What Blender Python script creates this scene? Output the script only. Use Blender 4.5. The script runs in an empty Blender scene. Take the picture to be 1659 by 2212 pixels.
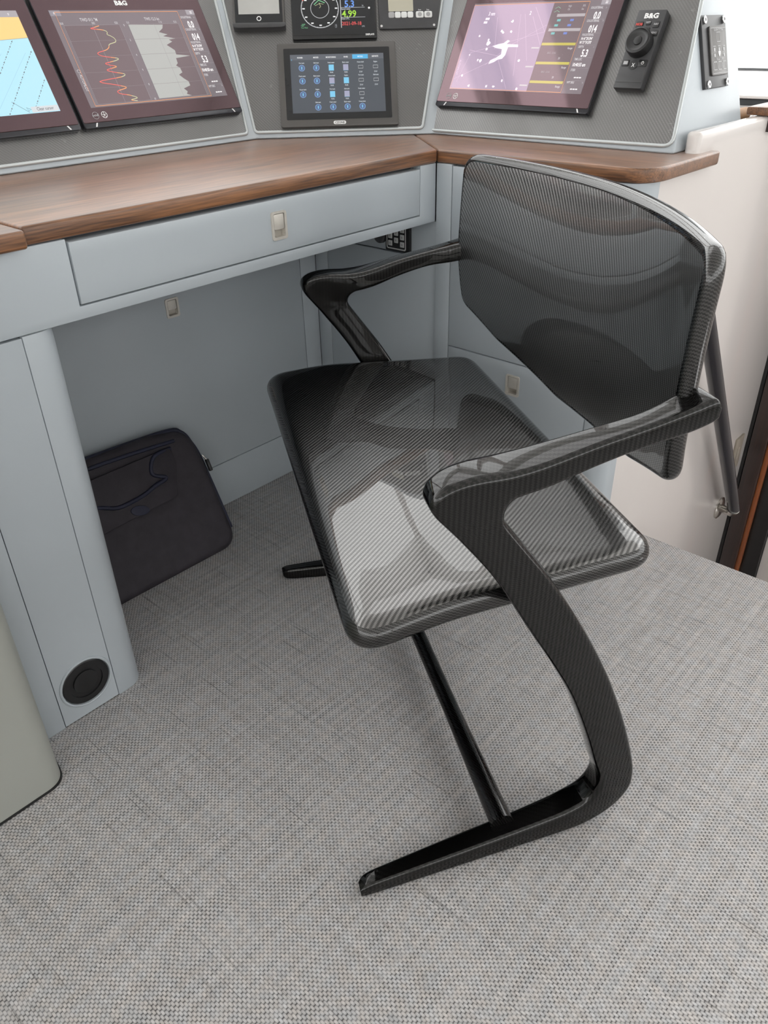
import bpy, bmesh, math, random
from mathutils import Vector, Matrix
random.seed(7)
scene = bpy.context.scene
COL = scene.collection

# ------------------------------------------------------------------ camera
PITCH, ROLL, YAW, FPX = 0.55905913, 0.02206919, 0.82965551, 1690.69549
fw = Vector((math.sin(YAW)*math.cos(PITCH), math.cos(YAW)*math.cos(PITCH), -math.sin(PITCH)))
rt = Vector((math.cos(YAW), -math.sin(YAW), 0)); dn = fw.cross(rt)
c_, s_ = math.cos(ROLL), math.sin(ROLL)
cx = c_*rt + s_*dn; cy = -(-s_*rt + c_*dn)
cam = bpy.data.cameras.new('camera'); cam.sensor_fit = 'VERTICAL'; cam.sensor_height = 24.0
cam.lens = FPX/2212.0*24.0; cam.clip_start = 0.02
co = bpy.data.objects.new('camera', cam); COL.objects.link(co)
co.matrix_world = Matrix(((cx.x, cy.x, -fw.x, 0), (cx.y, cy.y, -fw.y, 0), (cx.z, cy.z, -fw.z, 1.0), (0, 0, 0, 1)))
scene.camera = co

# ------------------------------------------------------------------ light: bright overcast sky through the pilothouse windows
w_ = bpy.data.worlds.new('overcast_sky'); scene.world = w_; w_.use_nodes = True
bg = w_.node_tree.nodes['Background']; bg.inputs[0].default_value = (1.0, 0.985, 0.97, 1); bg.inputs[1].default_value = 3.3
scene.view_settings.view_transform = 'Standard'; scene.view_settings.look = 'None'
scene.view_settings.exposure = 0.0; scene.view_settings.gamma = 1.0
scene.view_settings.use_curve_mapping = False

# ------------------------------------------------------------------ materials
def nodemat(name):
    m = bpy.data.materials.new(name); m.use_nodes = True
    return m, m.node_tree.nodes, m.node_tree.links, m.node_tree.nodes['Principled BSDF']
def M(name, col, rough=0.5, ior=1.5, metal=0.0, coat=0.0, spec=0.5, var=0.0, vscale=8.0, bump=0.0, bscale=400.0, tint=None, emit=None, estr=1.0):
    m, N, L, P = nodemat(name)
    P.inputs['Base Color'].default_value = (*col, 1); P.inputs['Roughness'].default_value = rough
    P.inputs['Metallic'].default_value = metal; P.inputs['Coat Weight'].default_value = coat
    P.inputs['Coat Roughness'].default_value = 0.04; P.inputs['Specular IOR Level'].default_value = spec
    P.inputs['IOR'].default_value = ior
    if tint: P.inputs['Specular Tint'].default_value = (*tint, 1)
    if emit: P.inputs['Emission Color'].default_value = (*emit, 1); P.inputs['Emission Strength'].default_value = estr
    tc = N.new('ShaderNodeTexCoord')
    if var:
        n = N.new('ShaderNodeTexNoise'); n.inputs['Scale'].default_value = vscale; n.inputs['Detail'].default_value = 5
        L.new(tc.outputs['Object'], n.inputs['Vector'])
        r = N.new('ShaderNodeValToRGB')
        r.color_ramp.elements[0].position = 0.3; r.color_ramp.elements[1].position = 0.7
        r.color_ramp.elements[0].color = (*[max(0, c*(1-var)) for c in col], 1)
        r.color_ramp.elements[1].color = (*[min(1, c*(1+var)) for c in col], 1)
        L.new(n.outputs['Fac'], r.inputs['Fac']); L.new(r.outputs['Color'], P.inputs['Base Color'])
    if bump:
        n2 = N.new('ShaderNodeTexNoise'); n2.inputs['Scale'].default_value = bscale; n2.inputs['Detail'].default_value = 3
        L.new(tc.outputs['Object'], n2.inputs['Vector'])
        b = N.new('ShaderNodeBump'); b.inputs['Strength'].default_value = bump; b.inputs['Distance'].default_value = 0.001
        L.new(n2.outputs['Fac'], b.inputs['Height']); L.new(b.outputs['Normal'], P.inputs['Normal'])
    return m
def mth(N, L, op, a, b=None, c=None):
    n = N.new('ShaderNodeMath'); n.operation = op
    for i, v in enumerate((a, b, c)):
        if v is None: continue
        if isinstance(v, (int, float)): n.inputs[i].default_value = v
        else: L.new(v, n.inputs[i])
    return n.outputs[0]
def carbon(name, axes, tow=0.0019, light=0.10, dark=0.006, rough=0.34, coat=1.0, sign=1, fine=False, crough=0.03, bumps=0.25, cior=1.5):
    """2x2 twill carbon cloth under clear lacquer; axes = the two object axes the cloth lies in"""
    m, N, L, P = nodemat(name)
    tc = N.new('ShaderNodeTexCoord'); sp = N.new('ShaderNodeSeparateXYZ'); L.new(tc.outputs['Object'], sp.inputs[0])
    ns = N.new('ShaderNodeTexNoise'); ns.inputs['Scale'].default_value = 9; L.new(tc.outputs['Object'], ns.inputs['Vector'])
    wob = mth(N, L, 'MULTIPLY', mth(N, L, 'SUBTRACT', ns.outputs['Fac'], 0.5), 0.6)
    third = sp.outputs[3-axes[0]-axes[1]]; ca, cb_ = sp.outputs[axes[0]], sp.outputs[axes[1]]
    if fine:      # bent bar: side faces carry the cloth in their plane, the narrow faces across the bar
        nm = N.new('ShaderNodeSeparateXYZ'); L.new(tc.outputs['Normal'], nm.inputs[0])
        side = mth(N, L, 'GREATER_THAN', mth(N, L, 'ABSOLUTE', nm.outputs[1]), 0.6)
        cp_ = mth(N, L, 'MULTIPLY', mth(N, L, 'SUBTRACT', ca, cb_), 0.75)
        mq = N.new('ShaderNodeMix'); mq.data_type = 'FLOAT'; L.new(side, mq.inputs[0]); L.new(third, mq.inputs[2]); L.new(mth(N, L, 'MULTIPLY', mth(N, L, 'ADD', ca, cb_), 0.75), mq.inputs[3])
        cq_ = mq.outputs[0]
    else:
        cp_ = mth(N, L, 'ADD', ca, third); cq_ = mth(N, L, 'ADD', cb_, third)
    p = mth(N, L, 'ADD', mth(N, L, 'MULTIPLY', cp_, 1/tow), wob)
    q = mth(N, L, 'ADD', mth(N, L, 'MULTIPLY', cq_, sign/tow), wob)
    i = mth(N, L, 'FLOOR', p); j = mth(N, L, 'FLOOR', q)
    mod = mth(N, L, 'FLOORED_MODULO', mth(N, L, 'ADD', i, j), 4.0)
    warp = mth(N, L, 'LESS_THAN', mod, 1.5)
    fp = mth(N, L, 'FRACT', p); fq = mth(N, L, 'FRACT', q)
    def par(f): return mth(N, L, 'SUBTRACT', 1.0, mth(N, L, 'POWER', mth(N, L, 'ABSOLUTE', mth(N, L, 'SUBTRACT', mth(N, L, 'MULTIPLY', f, 2.0), 1.0)), 4.0))
    mixf = N.new('ShaderNodeMix'); mixf.data_type = 'FLOAT'
    L.new(warp, mixf.inputs[0]); L.new(par(fp), mixf.inputs[2]); L.new(par(fq), mixf.inputs[3])
    h = mixf.outputs[0]
    n2 = N.new('ShaderNodeTexNoise'); n2.inputs['Scale'].default_value = 5; n2.inputs['Detail'].default_value = 4; L.new(tc.outputs['Object'], n2.inputs['Vector'])
    lv = mth(N, L, 'MULTIPLY', mth(N, L, 'ADD', mth(N, L, 'MULTIPLY', n2.outputs['Fac'], 0.8), 0.6), light)
    val = mth(N, L, 'MULTIPLY', mth(N, L, 'ADD', mth(N, L, 'MULTIPLY', warp, mth(N, L, 'SUBTRACT', lv, dark)), dark), mth(N, L, 'ADD', mth(N, L, 'MULTIPLY', h, 0.6), 0.4))  # lighter warp colour stands in for the directional sheen of the tows
    cb = N.new('ShaderNodeCombineColor'); L.new(val, cb.inputs[0]); L.new(mth(N, L, 'MULTIPLY', val, 0.985), cb.inputs[1]); L.new(mth(N, L, 'MULTIPLY', val, 0.975), cb.inputs[2])
    L.new(cb.outputs[0], P.inputs['Base Color'])
    P.inputs['Metallic'].default_value = 1.0; P.inputs['Specular Tint'].default_value = (0.35, 0.35, 0.35, 1); P.inputs['Roughness'].default_value = rough
    P.inputs['Coat Weight'].default_value = coat; P.inputs['Coat Roughness'].default_value = crough; P.inputs['Coat IOR'].default_value = cior
    b = N.new('ShaderNodeBump'); b.inputs['Strength'].default_value = bumps; b.inputs['Distance'].default_value = 0.0005
    L.new(h, b.inputs['Height']); L.new(b.outputs['Normal'], P.inputs['Normal'])
    # fine scuffs in the lacquer
    sc = N.new('ShaderNodeTexNoise'); sc.inputs['Scale'].default_value = 30; sc.inputs['Detail'].default_value = 8; L.new(tc.outputs['Object'], sc.inputs['Vector'])
    L.new(mth(N, L, 'MULTIPLY', mth(N, L, 'POWER', sc.outputs['Fac'], 3.0), crough*4), P.inputs['Coat Roughness'])
    return m
def wood(name, axis, c1, c2, scale=1.0, coat=1.0):
    m, N, L, P = nodemat(name)
    tc = N.new('ShaderNodeTexCoord'); mp = N.new('ShaderNodeMapping')
    sc = [40, 40, 40]; sc[axis] = 2.2; mp.inputs['Scale'].default_value = [s*scale for s in sc]
    L.new(tc.outputs['Object'], mp.inputs['Vector'])
    n = N.new('ShaderNodeTexNoise'); n.inputs['Scale'].default_value = 1.6; n.inputs['Detail'].default_value = 9; n.inputs['Roughness'].default_value = 0.65; n.inputs['Distortion'].default_value = 0.6
    L.new(mp.outputs[0], n.inputs['Vector'])
    mp2 = N.new('ShaderNodeMapping'); s2 = [420, 420, 420]; s2[axis] = 14; mp2.inputs['Scale'].default_value = s2
    L.new(tc.outputs['Object'], mp2.inputs['Vector'])
    n2 = N.new('ShaderNodeTexNoise'); n2.inputs['Scale'].default_value = 1.0; n2.inputs['Detail'].default_value = 4; L.new(mp2.outputs[0], n2.inputs['Vector'])
    r = N.new('ShaderNodeValToRGB'); r.color_ramp.elements[0].position = 0.38; r.color_ramp.elements[1].position = 0.64
    r.color_ramp.elements[0].color = (*c1, 1); r.color_ramp.elements[1].color = (*c2, 1)
    f = mth(N, L, 'ADD', mth(N, L, 'MULTIPLY', n.outputs['Fac'], 0.5), mth(N, L, 'MULTIPLY', n2.outputs['Fac'], 0.5))
    L.new(f, r.inputs['Fac']); L.new(r.outputs['Color'], P.inputs['Base Color'])
    P.inputs['Roughness'].default_value = 0.5; P.inputs['Specular IOR Level'].default_value = 0.3; P.inputs['Coat Weight'].default_value = coat; P.inputs['Coat Roughness'].default_value = 0.34
    P.inputs['Sheen Weight'].default_value = 0.07; P.inputs['Sheen Roughness'].default_value = 0.45
    b = N.new('ShaderNodeBump'); b.inputs['Strength'].default_value = 0.12; b.inputs['Distance'].default_value = 0.0006
    L.new(n2.outputs['Fac'], b.inputs['Height']); L.new(b.outputs['Normal'], P.inputs['Normal'])
    return m
def woven(name):
    """woven vinyl flooring: short pale strands, long along y, staggered, dark gaps at the strand ends"""
    m, N, L, P = nodemat(name)
    tc = N.new('ShaderNodeTexCoord'); sp = N.new('ShaderNodeSeparateXYZ'); L.new(tc.outputs['Object'], sp.inputs[0])
    nz = N.new('ShaderNodeTexNoise'); nz.inputs['Scale'].default_value = 14; L.new(tc.outputs['Object'], nz.inputs['Vector'])
    wob = mth(N, L, 'MULTIPLY', mth(N, L, 'SUBTRACT', nz.outputs['Fac'], 0.5), 0.8)
    p = mth(N, L, 'ADD', mth(N, L, 'MULTIPLY', sp.outputs[0], 1/0.0035), wob)
    i = mth(N, L, 'FLOOR', p); par = mth(N, L, 'FLOORED_MODULO', i, 2.0)
    q = mth(N, L, 'ADD', mth(N, L, 'ADD', mth(N, L, 'MULTIPLY', sp.outputs[1], 1/0.0084), mth(N, L, 'MULTIPLY', par, 0.5)), wob)
    j = mth(N, L, 'FLOOR', q)
    fp = mth(N, L, 'ABSOLUTE', mth(N, L, 'SUBTRACT', mth(N, L, 'MULTIPLY', mth(N, L, 'FRACT', p), 2.0), 1.0))
    fq = mth(N, L, 'ABSOLUTE', mth(N, L, 'SUBTRACT', mth(N, L, 'MULTIPLY', mth(N, L, 'FRACT', q), 2.0), 1.0))
    hp = mth(N, L, 'SUBTRACT', 1.0, mth(N, L, 'POWER', fp, 6.0)); hq = mth(N, L, 'SUBTRACT', 1.0, mth(N, L, 'POWER', fq, 3.6))
    h = mth(N, L, 'MULTIPLY', mth(N, L, 'ADD', mth(N, L, 'MULTIPLY', hp, 0.5), 0.5), hq)
    def streak(ax, f):
        mp = N.new('ShaderNodeMapping'); s = [2.0, 2.0, 2.0]; s[ax] = f; mp.inputs['Scale'].default_value = s; L.new(tc.outputs['Object'], mp.inputs['Vector'])
        n = N.new('ShaderNodeTexNoise'); n.inputs['Scale'].default_value = 1.0; n.inputs['Detail'].default_value = 6; L.new(mp.outputs[0], n.inputs['Vector']); return n.outputs['Fac']
    st = mth(N, L, 'MULTIPLY', mth(N, L, 'ADD', streak(0, 160.0), streak(1, 160.0)), 0.5)
    wn = N.new('ShaderNodeTexWhiteNoise'); wn.noise_dimensions = '2D'
    cv = N.new('ShaderNodeCombineXYZ'); L.new(i, cv.inputs[0]); L.new(j, cv.inputs[1]); L.new(cv.outputs[0], wn.inputs['Vector'])
    pn = N.new('ShaderNodeTexNoise'); pn.inputs['Scale'].default_value = 45; pn.inputs['Detail'].default_value = 3; L.new(tc.outputs['Object'], pn.inputs['Vector'])
    k = mth(N, L, 'ADD', mth(N, L, 'ADD', 0.46, mth(N, L, 'MULTIPLY', st, 0.95)), mth(N, L, 'ADD', mth(N, L, 'MULTIPLY', wn.outputs['Value'], 0.14), mth(N, L, 'MULTIPLY', pn.outputs['Fac'], 0.22)))
    def band(sx, sy, d=3):
        mp = N.new('ShaderNodeMapping'); mp.inputs['Scale'].default_value = (sx, sy, 1); L.new(tc.outputs['Object'], mp.inputs['Vector'])
        n = N.new('ShaderNodeTexNoise'); n.inputs['Scale'].default_value = 1.0; n.inputs['Detail'].default_value = d; L.new(mp.outputs[0], n.inputs['Vector']); return n.outputs['Fac']
    def clampmap(x, a, b):
        mr = N.new('ShaderNodeMapRange'); mr.inputs[1].default_value = a; mr.inputs[2].default_value = b; L.new(x, mr.inputs[0]); return mr.outputs[0]
    row = clampmap(band(9, 120), 0.36, 0.62)                                  # rows where the strand ends stay open and dark
    depth = mth(N, L, 'ADD', 0.58, mth(N, L, 'MULTIPLY', row, 0.41))
    gap = mth(N, L, 'SUBTRACT', 1.0, mth(N, L, 'MULTIPLY', mth(N, L, 'SUBTRACT', 1.0, h), depth))
    thr = mth(N, L, 'SUBTRACT', 1.0, mth(N, L, 'MULTIPLY', clampmap(band(300, 7, 2), 0.62, 0.70), 0.35))   # single dark warp threads
    v = mth(N, L, 'MULTIPLY', mth(N, L, 'MULTIPLY', k, gap), thr)
    hs = N.new('ShaderNodeTexNoise'); hs.inputs['Scale'].default_value = 60; hs.noise_dimensions = '3D'; L.new(tc.outputs['Object'], hs.inputs['Vector'])
    rr = N.new('ShaderNodeValToRGB')
    rr.color_ramp.elements[0].color = (0.49, 0.462, 0.447, 1); rr.color_ramp.elements[1].color = (0.468, 0.466, 0.476, 1)
    rr.color_ramp.elements[0].position = 0.35; rr.color_ramp.elements[1].position = 0.65
    L.new(hs.outputs['Fac'], rr.inputs['Fac'])
    mx = N.new('ShaderNodeVectorMath'); mx.operation = 'SCALE'; L.new(rr.outputs['Color'], mx.inputs[0]); L.new(v, mx.inputs['Scale'])
    L.new(mx.outputs[0], P.inputs['Base Color']); P.inputs['Roughness'].default_value = 0.6; P.inputs['Specular IOR Level'].default_value = 0.35
    b = N.new('ShaderNodeBump'); b.inputs['Strength'].default_value = 0.5; b.inputs['Distance'].default_value = 0.001
    L.new(h, b.inputs['Height']); L.new(b.outputs['Normal'], P.inputs['Normal'])
    return m
def glassmat(name, tint=(0.965, 0.975, 0.975)):
    m, N, L, P = nodemat(name); N.remove(P); out = N['Material Output']
    t = N.new('ShaderNodeBsdfTransparent'); t.inputs[0].default_value = (*tint, 1)
    g = N.new('ShaderNodeBsdfGlossy'); g.inputs['Roughness'].default_value = 0.02
    fr = N.new('ShaderNodeFresnel'); fr.inputs[0].default_value = 1.45
    ge = N.new('ShaderNodeNewGeometry'); ff = mth(N, L, 'MULTIPLY', fr.outputs[0], mth(N, L, 'SUBTRACT', 1.0, ge.outputs['Backfacing']))   # reflect on the outer faces only
    mx = N.new('ShaderNodeMixShader'); L.new(ff, mx.inputs[0]); L.new(t.outputs[0], mx.inputs[1]); L.new(g.outputs[0], mx.inputs[2])
    L.new(mx.outputs[0], out.inputs['Surface']); return m

PAINT = (0.425, 0.465, 0.498)
MAT = dict(
    paint=M('blue_grey_paint', PAINT, 0.34, var=0.03, vscale=3, bump=0.05, bscale=60),
    gap=M('panel_gap', (0.09, 0.10, 0.11), 0.7),
    pale=M('pale_green_grey_paint', (0.335, 0.345, 0.315), 0.42, var=0.03, vscale=3),
    white=M('white_gelcoat', (0.655, 0.615, 0.595), 0.22, coat=0.4, var=0.02, vscale=2),
    ceiling=M('ceiling_white', (0.80, 0.79, 0.77), 0.6, var=0.02, vscale=2),
    trim=M('satin_trim', (0.50, 0.53, 0.535), 0.25, metal=0.35, var=0.03),
    handle=M('satin_nickel', (0.60, 0.57, 0.52), 0.34, metal=0.25, var=0.06, vscale=60),
    handle_in=M('nickel_recess', (0.48, 0.45, 0.40), 0.45, metal=0.2, var=0.05),
    steel=M('brushed_steel', (0.55, 0.53, 0.50), 0.25, metal=1.0, var=0.05),
    rail=M('black_rail', (0.010, 0.010, 0.016), 0.25, coat=0.3, var=0.2),
    black=M('black_plastic', (0.012, 0.012, 0.013), 0.35, var=0.15, vscale=30),
    dark=M('charcoal_plastic', (0.045, 0.045, 0.048), 0.4, var=0.1, vscale=30),
    bezel_grey=M('grey_anodised_bezel', (0.10, 0.095, 0.092), 0.38, metal=0.5, var=0.08),
    glass_black=M('black_display_glass', (0.008, 0.007, 0.009), 0.05, spec=0.8, ior=1.78, tint=(1.0, 0.66, 0.73), var=0.1),
    glass_dark=M('dark_screen_glass', (0.012, 0.013, 0.015), 0.06, var=0.1),
    bezel_edge=M('dark_bezel_edge', (0.03, 0.03, 0.035), 0.25, metal=0.4, var=0.1),
    worktop_x=wood('mahogany_lengthwise', 0, (0.075, 0.030, 0.012), (0.30, 0.128, 0.050)),
    worktop_y=wood('mahogany_crosswise', 1, (0.075, 0.030, 0.012), (0.30, 0.128, 0.050)),
    darkwood=wood('dark_varnished_wood', 2, (0.012, 0.005, 0.004), (0.035, 0.013, 0.009)),
    orangewood=wood('orange_varnished_wood', 2, (0.22, 0.055, 0.012), (0.32, 0.09, 0.02)),
    bag=M('dark_nylon', (0.025, 0.021, 0.028), 0.7, var=0.2, vscale=40, bump=0.4, bscale=900),
    bag_blue=M('dark_blue_piping', (0.012, 0.014, 0.035), 0.6, var=0.2, vscale=20, bump=0.3, bscale=600),
    pane=glassmat('window_glass'), roofglass=glassmat('added_roof_glass', (0.88, 0.88, 0.88)),
    carpet=woven('woven_vinyl'),
    carb_seat=carbon('carbon_twill_seat', (0, 1), sign=-1, light=0.25, dark=0.07, rough=0.26),
    carb_back=carbon('carbon_twill_back', (1, 2), light=0.42, dark=0.15, rough=0.36, sign=-1, cior=1.62),
    carb_edge=carbon('carbon_twill_dark_edge', (0, 1), light=0.07, dark=0.02, rough=0.3),  # darker twill for the seat and backrest rims
    carb_frame=carbon('carbon_twill_frame', (0, 2), light=0.030, dark=0.005, coat=0.8, tow=0.0021, fine=True, rough=0.22),
    carb_tube=carbon('carbon_twill_tube', (1, 2), light=0.02),
    carb_panel=carbon('carbon_twill_panel', (0, 1), light=0.20, dark=0.165, bumps=0.06, tow=0.0016, rough=0.45, coat=0.8, crough=0.22),
    tan=M('tan_leather', (0.33, 0.17, 0.07), 0.6, var=0.15, vscale=40),
    key=M('grey_key', (0.32, 0.32, 0.32), 0.5, var=0.05),
    key_lit=M('pale_key', (0.62, 0.63, 0.62), 0.5, var=0.04),
    lcd=M('beige_lcd', (0.42, 0.40, 0.32), 0.3, var=0.04),
    lcd_grey=M('grey_screen', (0.40, 0.40, 0.385), 0.16, var=0.06, vscale=25),
    ink=M('white_print', (0.78, 0.78, 0.78), 0.5, var=0.02),
    ink_grey=M('grey_print', (0.42, 0.42, 0.43), 0.5, var=0.02),
    ink_red=M('red_print', (0.55, 0.06, 0.05), 0.5, var=0.02),
    ink_dark=M('dark_print', (0.05, 0.05, 0.055), 0.5, var=0.02),
    screw=M('steel_screw', (0.7, 0.7, 0.7), 0.2, metal=1.0, var=0.05),
)
_lit = {}
def LIT(col, s=1.0, pink=True):
    k = (tuple(round(c, 3) for c in col), s, pink)
    if k not in _lit:
        _lit[k] = M('lit_pixels_%d' % len(_lit), (0.01, 0.01, 0.012), 0.06, spec=0.8 if pink else 0.5, ior=1.78 if pink else 1.5, tint=(1.0, 0.66, 0.73) if pink else None, emit=col, estr=s)
    return _lit[k]

# ------------------------------------------------------------------ object helpers
def tag(o, label=None, cat=None, group=None, kind=None):
    if label: o['label'] = label
    if cat: o['category'] = cat
    if group: o['group'] = group
    if kind: o['kind'] = kind
    return o
def link(o, parent=None):
    COL.objects.link(o)
    if parent is not None: o.parent = parent
    return o
def thing(name, label, cat, loc=(0, 0, 0), mat=None, group=None):
    o = bpy.data.objects.new(name, None); o.empty_display_size = 0.05
    if mat is not None: o.matrix_world = mat
    else: o.location = loc
    link(o); tag(o, label, cat, group)
    o['_m'] = [v for r in o.matrix_basis for v in r] if False else 0
    del o['_m']
    return o
def mesh(name, verts, faces, mat, parent=None, smooth=False, local=False, sharp=None):
    """verts in world space unless local; converted to the parent's space"""
    me = bpy.data.meshes.new(name)
    if parent is not None and not local:
        p = parent; inv = Matrix.Identity(4)
        chain = []
        while p is not None: chain.append(p.matrix_basis); p = p.parent
        mw = Matrix.Identity(4)
        for b in reversed(chain): mw = mw @ b
        inv = mw.inverted(); verts = [inv @ Vector(v) for v in verts]
    me.from_pydata([tuple(v) for v in verts], [], faces); me.validate(); me.update()
    bm = bmesh.new(); bm.from_mesh(me); bmesh.ops.recalc_face_normals(bm, faces=bm.faces); bm.to_mesh(me); bm.free()
    if smooth:
        me.shade_smooth()
        if sharp: me.set_sharp_from_angle(angle=math.radians(sharp))
    me.materials.append(mat)
    return link(bpy.data.objects.new(name, me), parent)
def bevel_mesh(verts, faces, w, seg=2, sel=None):
    bm = bmesh.new(); vs = [bm.verts.new(v) for v in verts]
    for f in faces: bm.faces.new([vs[i] for i in f])
    bmesh.ops.recalc_face_normals(bm, faces=bm.faces)
    if w > 0:
        es = [e for e in bm.edges if len(e.link_faces) == 2 and e.calc_face_angle(0) > math.radians(25) and (sel is None or sel(e))]
        bmesh.ops.bevel(bm, geom=es, offset=w, segments=seg, profile=0.5, affect='EDGES', clamp_overlap=True)
    bm.verts.index_update()
    V = [v.co.copy() for v in bm.verts]; F = [[v.index for v in f.verts] for f in bm.faces]; bm.free()
    return V, F
def boxvf(lo, hi):
    (a, b, c), (d, e, f) = lo, hi
    return [(a,b,c),(d,b,c),(d,e,c),(a,e,c),(a,b,f),(d,b,f),(d,e,f),(a,e,f)], [(0,3,2,1),(4,5,6,7),(0,1,5,4),(1,2,6,5),(2,3,7,6),(3,0,4,7)]
def box(name, lo, hi, mat, parent=None, bev=0.0, seg=2, local=False):
    V, F = boxvf(lo, hi)
    if bev: V, F = bevel_mesh(V, F, bev, seg)
    return mesh(name, V, F, mat, parent, smooth=bool(bev), local=local, sharp=40 if bev else None)
def prismvf(poly, a, b, f):
    n = len(poly); V = [f(p, a) for p in poly] + [f(p, b) for p in poly]
    F = [list(range(n))[::-1], list(range(n, 2*n))] + [(i, (i+1) % n, n+(i+1) % n, n+i) for i in range(n)]
    return V, F
XY = lambda p, z: (p[0], p[1], z)
XZ = lambda p, y: (p[0], y, p[1])
YZ = lambda p, x: (x, p[0], p[1])
def prism(name, poly, a, b, f, mat, parent=None, bev=0.0, seg=2, local=False, sel=None):
    V, F = prismvf(poly, a, b, f)
    if bev: V, F = bevel_mesh(V, F, bev, seg, sel)
    return mesh(name, V, F, mat, parent, smooth=True, local=local, sharp=35)
def arc(cx, cy, r, a0, a1, n=8):
    return [(cx + r*math.cos(math.radians(a0+(a1-a0)*i/n)), cy + r*math.sin(math.radians(a0+(a1-a0)*i/n))) for i in range(n+1)]
def rrect(x0, y0, x1, y1, r, n=4):
    return arc(x1-r, y1-r, r, 0, 90, n) + arc(x0+r, y1-r, r, 90, 180, n) + arc(x0+r, y0+r, r, 180, 270, n) + arc(x1-r, y0+r, r, 270, 360, n)
def round_poly(pts, rad, n=5):
    out = []
    N_ = len(pts)
    for i, p in enumerate(pts):
        r = rad[i] if isinstance(rad, (list, tuple)) else rad
        if r <= 0: out.append(p); continue
        p = Vector(p); a = (Vector(pts[i-1])-p); b = (Vector(pts[(i+1) % N_])-p)
        an = a.normalized(); bn = b.normalized(); th = an.angle(bn)/2
        d = min(r/math.tan(th), a.length*0.49, b.length*0.49); A = p+an*d; B = p+bn*d
        for k in range(n+1):
            t = k/n; out.append(tuple((1-t)**2*A + 2*t*(1-t)*p + t*t*B))
    return out
def tube(name, pts, r, mat, parent=None, n=14, local=False, closed=False, sect=None, cap=True):
    P = [Vector(p) for p in pts]; V = []; F = []; up = Vector((0, 0, 1)); m = len(P)
    rr = r if isinstance(r, (list, tuple)) else [r]*m
    prev = None
    for i, p in enumerate(P):
        if closed: t = (P[(i+1) % m]-P[i-1]).normalized()
        else: t = (P[min(i+1, m-1)]-P[max(i-1, 0)]).normalized()
        if prev is None:
            a = up if abs(t.dot(up)) < 0.9 else Vector((1, 0, 0)); u = t.cross(a).normalized()
        else:
            u = (prev - t*prev.dot(t)).normalized()
        prev = u; v = t.cross(u)
        for k in range(n):
            an = 2*math.pi*k/n; V.append(p+(u*math.cos(an)+v*math.sin(an))*rr[i])
    for i in range(m if closed else m-1):
        for k in range(n):
            a = i*n+k; b = i*n+(k+1) % n; c = ((i+1) % m)*n+(k+1) % n; d = ((i+1) % m)*n+k; F.append((a, b, c, d))
    if not closed and cap: F += [list(range(n))[::-1], list(range((m-1)*n, m*n))]
    return mesh(name, V, F, mat, parent, smooth=True, local=local, sharp=50)
def catmull(pts, sub):
    out = []; n = len(pts)
    for i in range(n-1):
        p0 = pts[max(i-1, 0)]; p1 = pts[i]; p2 = pts[i+1]; p3 = pts[min(i+2, n-1)]
        for k in range(sub):
            t = k/sub
            out.append(tuple(0.5*((2*b)+(-a+c)*t+(2*a-5*b+4*c-d)*t*t+(-a+3*b-3*c+d)*t**3) for a, b, c, d in zip(p0, p1, p2, p3)))
    out.append(tuple(pts[-1])); return out

# ------------------------------------------------------------------ text
def textvf(s, size, align='LEFT', sx=1.0, bold=0.0):
    cu = bpy.data.curves.new('t', 'FONT'); cu.body = s; cu.size = size; cu.align_x = align; cu.offset = bold*size
    cu.resolution_u = 2
    ob = bpy.data.objects.new('t', cu); me = bpy.data.meshes.new_from_object(ob)
    V = [(v.co.x*sx, v.co.y) for v in me.vertices]; F = [list(p.vertices) for p in me.polygons]
    bpy.data.objects.remove(ob); bpy.data.curves.remove(cu); bpy.data.meshes.remove(me)
    return V, F
class Canvas:
    """flat print on a device face, in the device's own plane; one mesh per (name, material)"""
    def __init__(self, parent, oh, ov, n0): self.p, self.oh, self.ov, self.n0, self.L = parent, oh, ov, n0, {}
    def _add(self, key, V, F, n):
        v, f = self.L.setdefault(key, ([], [])); b = len(v)
        v += [(x-self.oh, y-self.ov, self.n0+n) for x, y in V]; f += [[i+b for i in q] for q in F]
    def poly(self, name, mat, pts, n=0.0002): self._add((name, mat), pts, [list(range(len(pts)))], n)
    def rect(self, name, mat, x0, y0, x1, y1, n=0.0002): self.poly(name, mat, [(x0,y0),(x1,y0),(x1,y1),(x0,y1)], n)
    def line(self, name, mat, pts, w, n=0.0004, closed=False):
        pts = [Vector(p) for p in pts]; V = []; F = []; m = len(pts)
        for i in range(m):
            a = pts[i-1] if (closed or i) else pts[i]; b = pts[(i+1) % m] if (closed or i < m-1) else pts[i]
            t = (b-a).normalized(); nn = Vector((-t.y, t.x))*w/2; V += [tuple(pts[i]+nn), tuple(pts[i]-nn)]
        for i in range(m if closed else m-1):
            j = (i+1) % m; F.append((2*i, 2*i+1, 2*j+1, 2*j))
        self._add((name, mat), V, F, n)
    def ring(self, name, mat, x, y, r, w, n=0.0004, seg=28, a0=0, a1=360):
        if a1-a0 >= 360: self.line(name, mat, [(x+r*math.cos(2*math.pi*i/seg), y+r*math.sin(2*math.pi*i/seg)) for i in range(seg)], w, n, True)
        else: self.line(name, mat, arc(x, y, r, a0, a1, seg), w, n)
    def text(self, name, mat, s, x, y, size, align='LEFT', sx=0.7, bold=0.0, n=0.0005, rot=0, slant=0.0):
        V, F = textvf(s, size, align, sx, bold)
        c, sn = math.cos(rot), math.sin(rot)
        V = [(a+slant*b, b) for a, b in V]
        self._add((name, mat), [(x+a*c-b*sn, y+a*sn+b*c) for a, b in V], F, n)
    def build(self):
        for (name, mat), (V, F) in self.L.items(): mesh_raw(name, V, F, mat, self.p)
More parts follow.
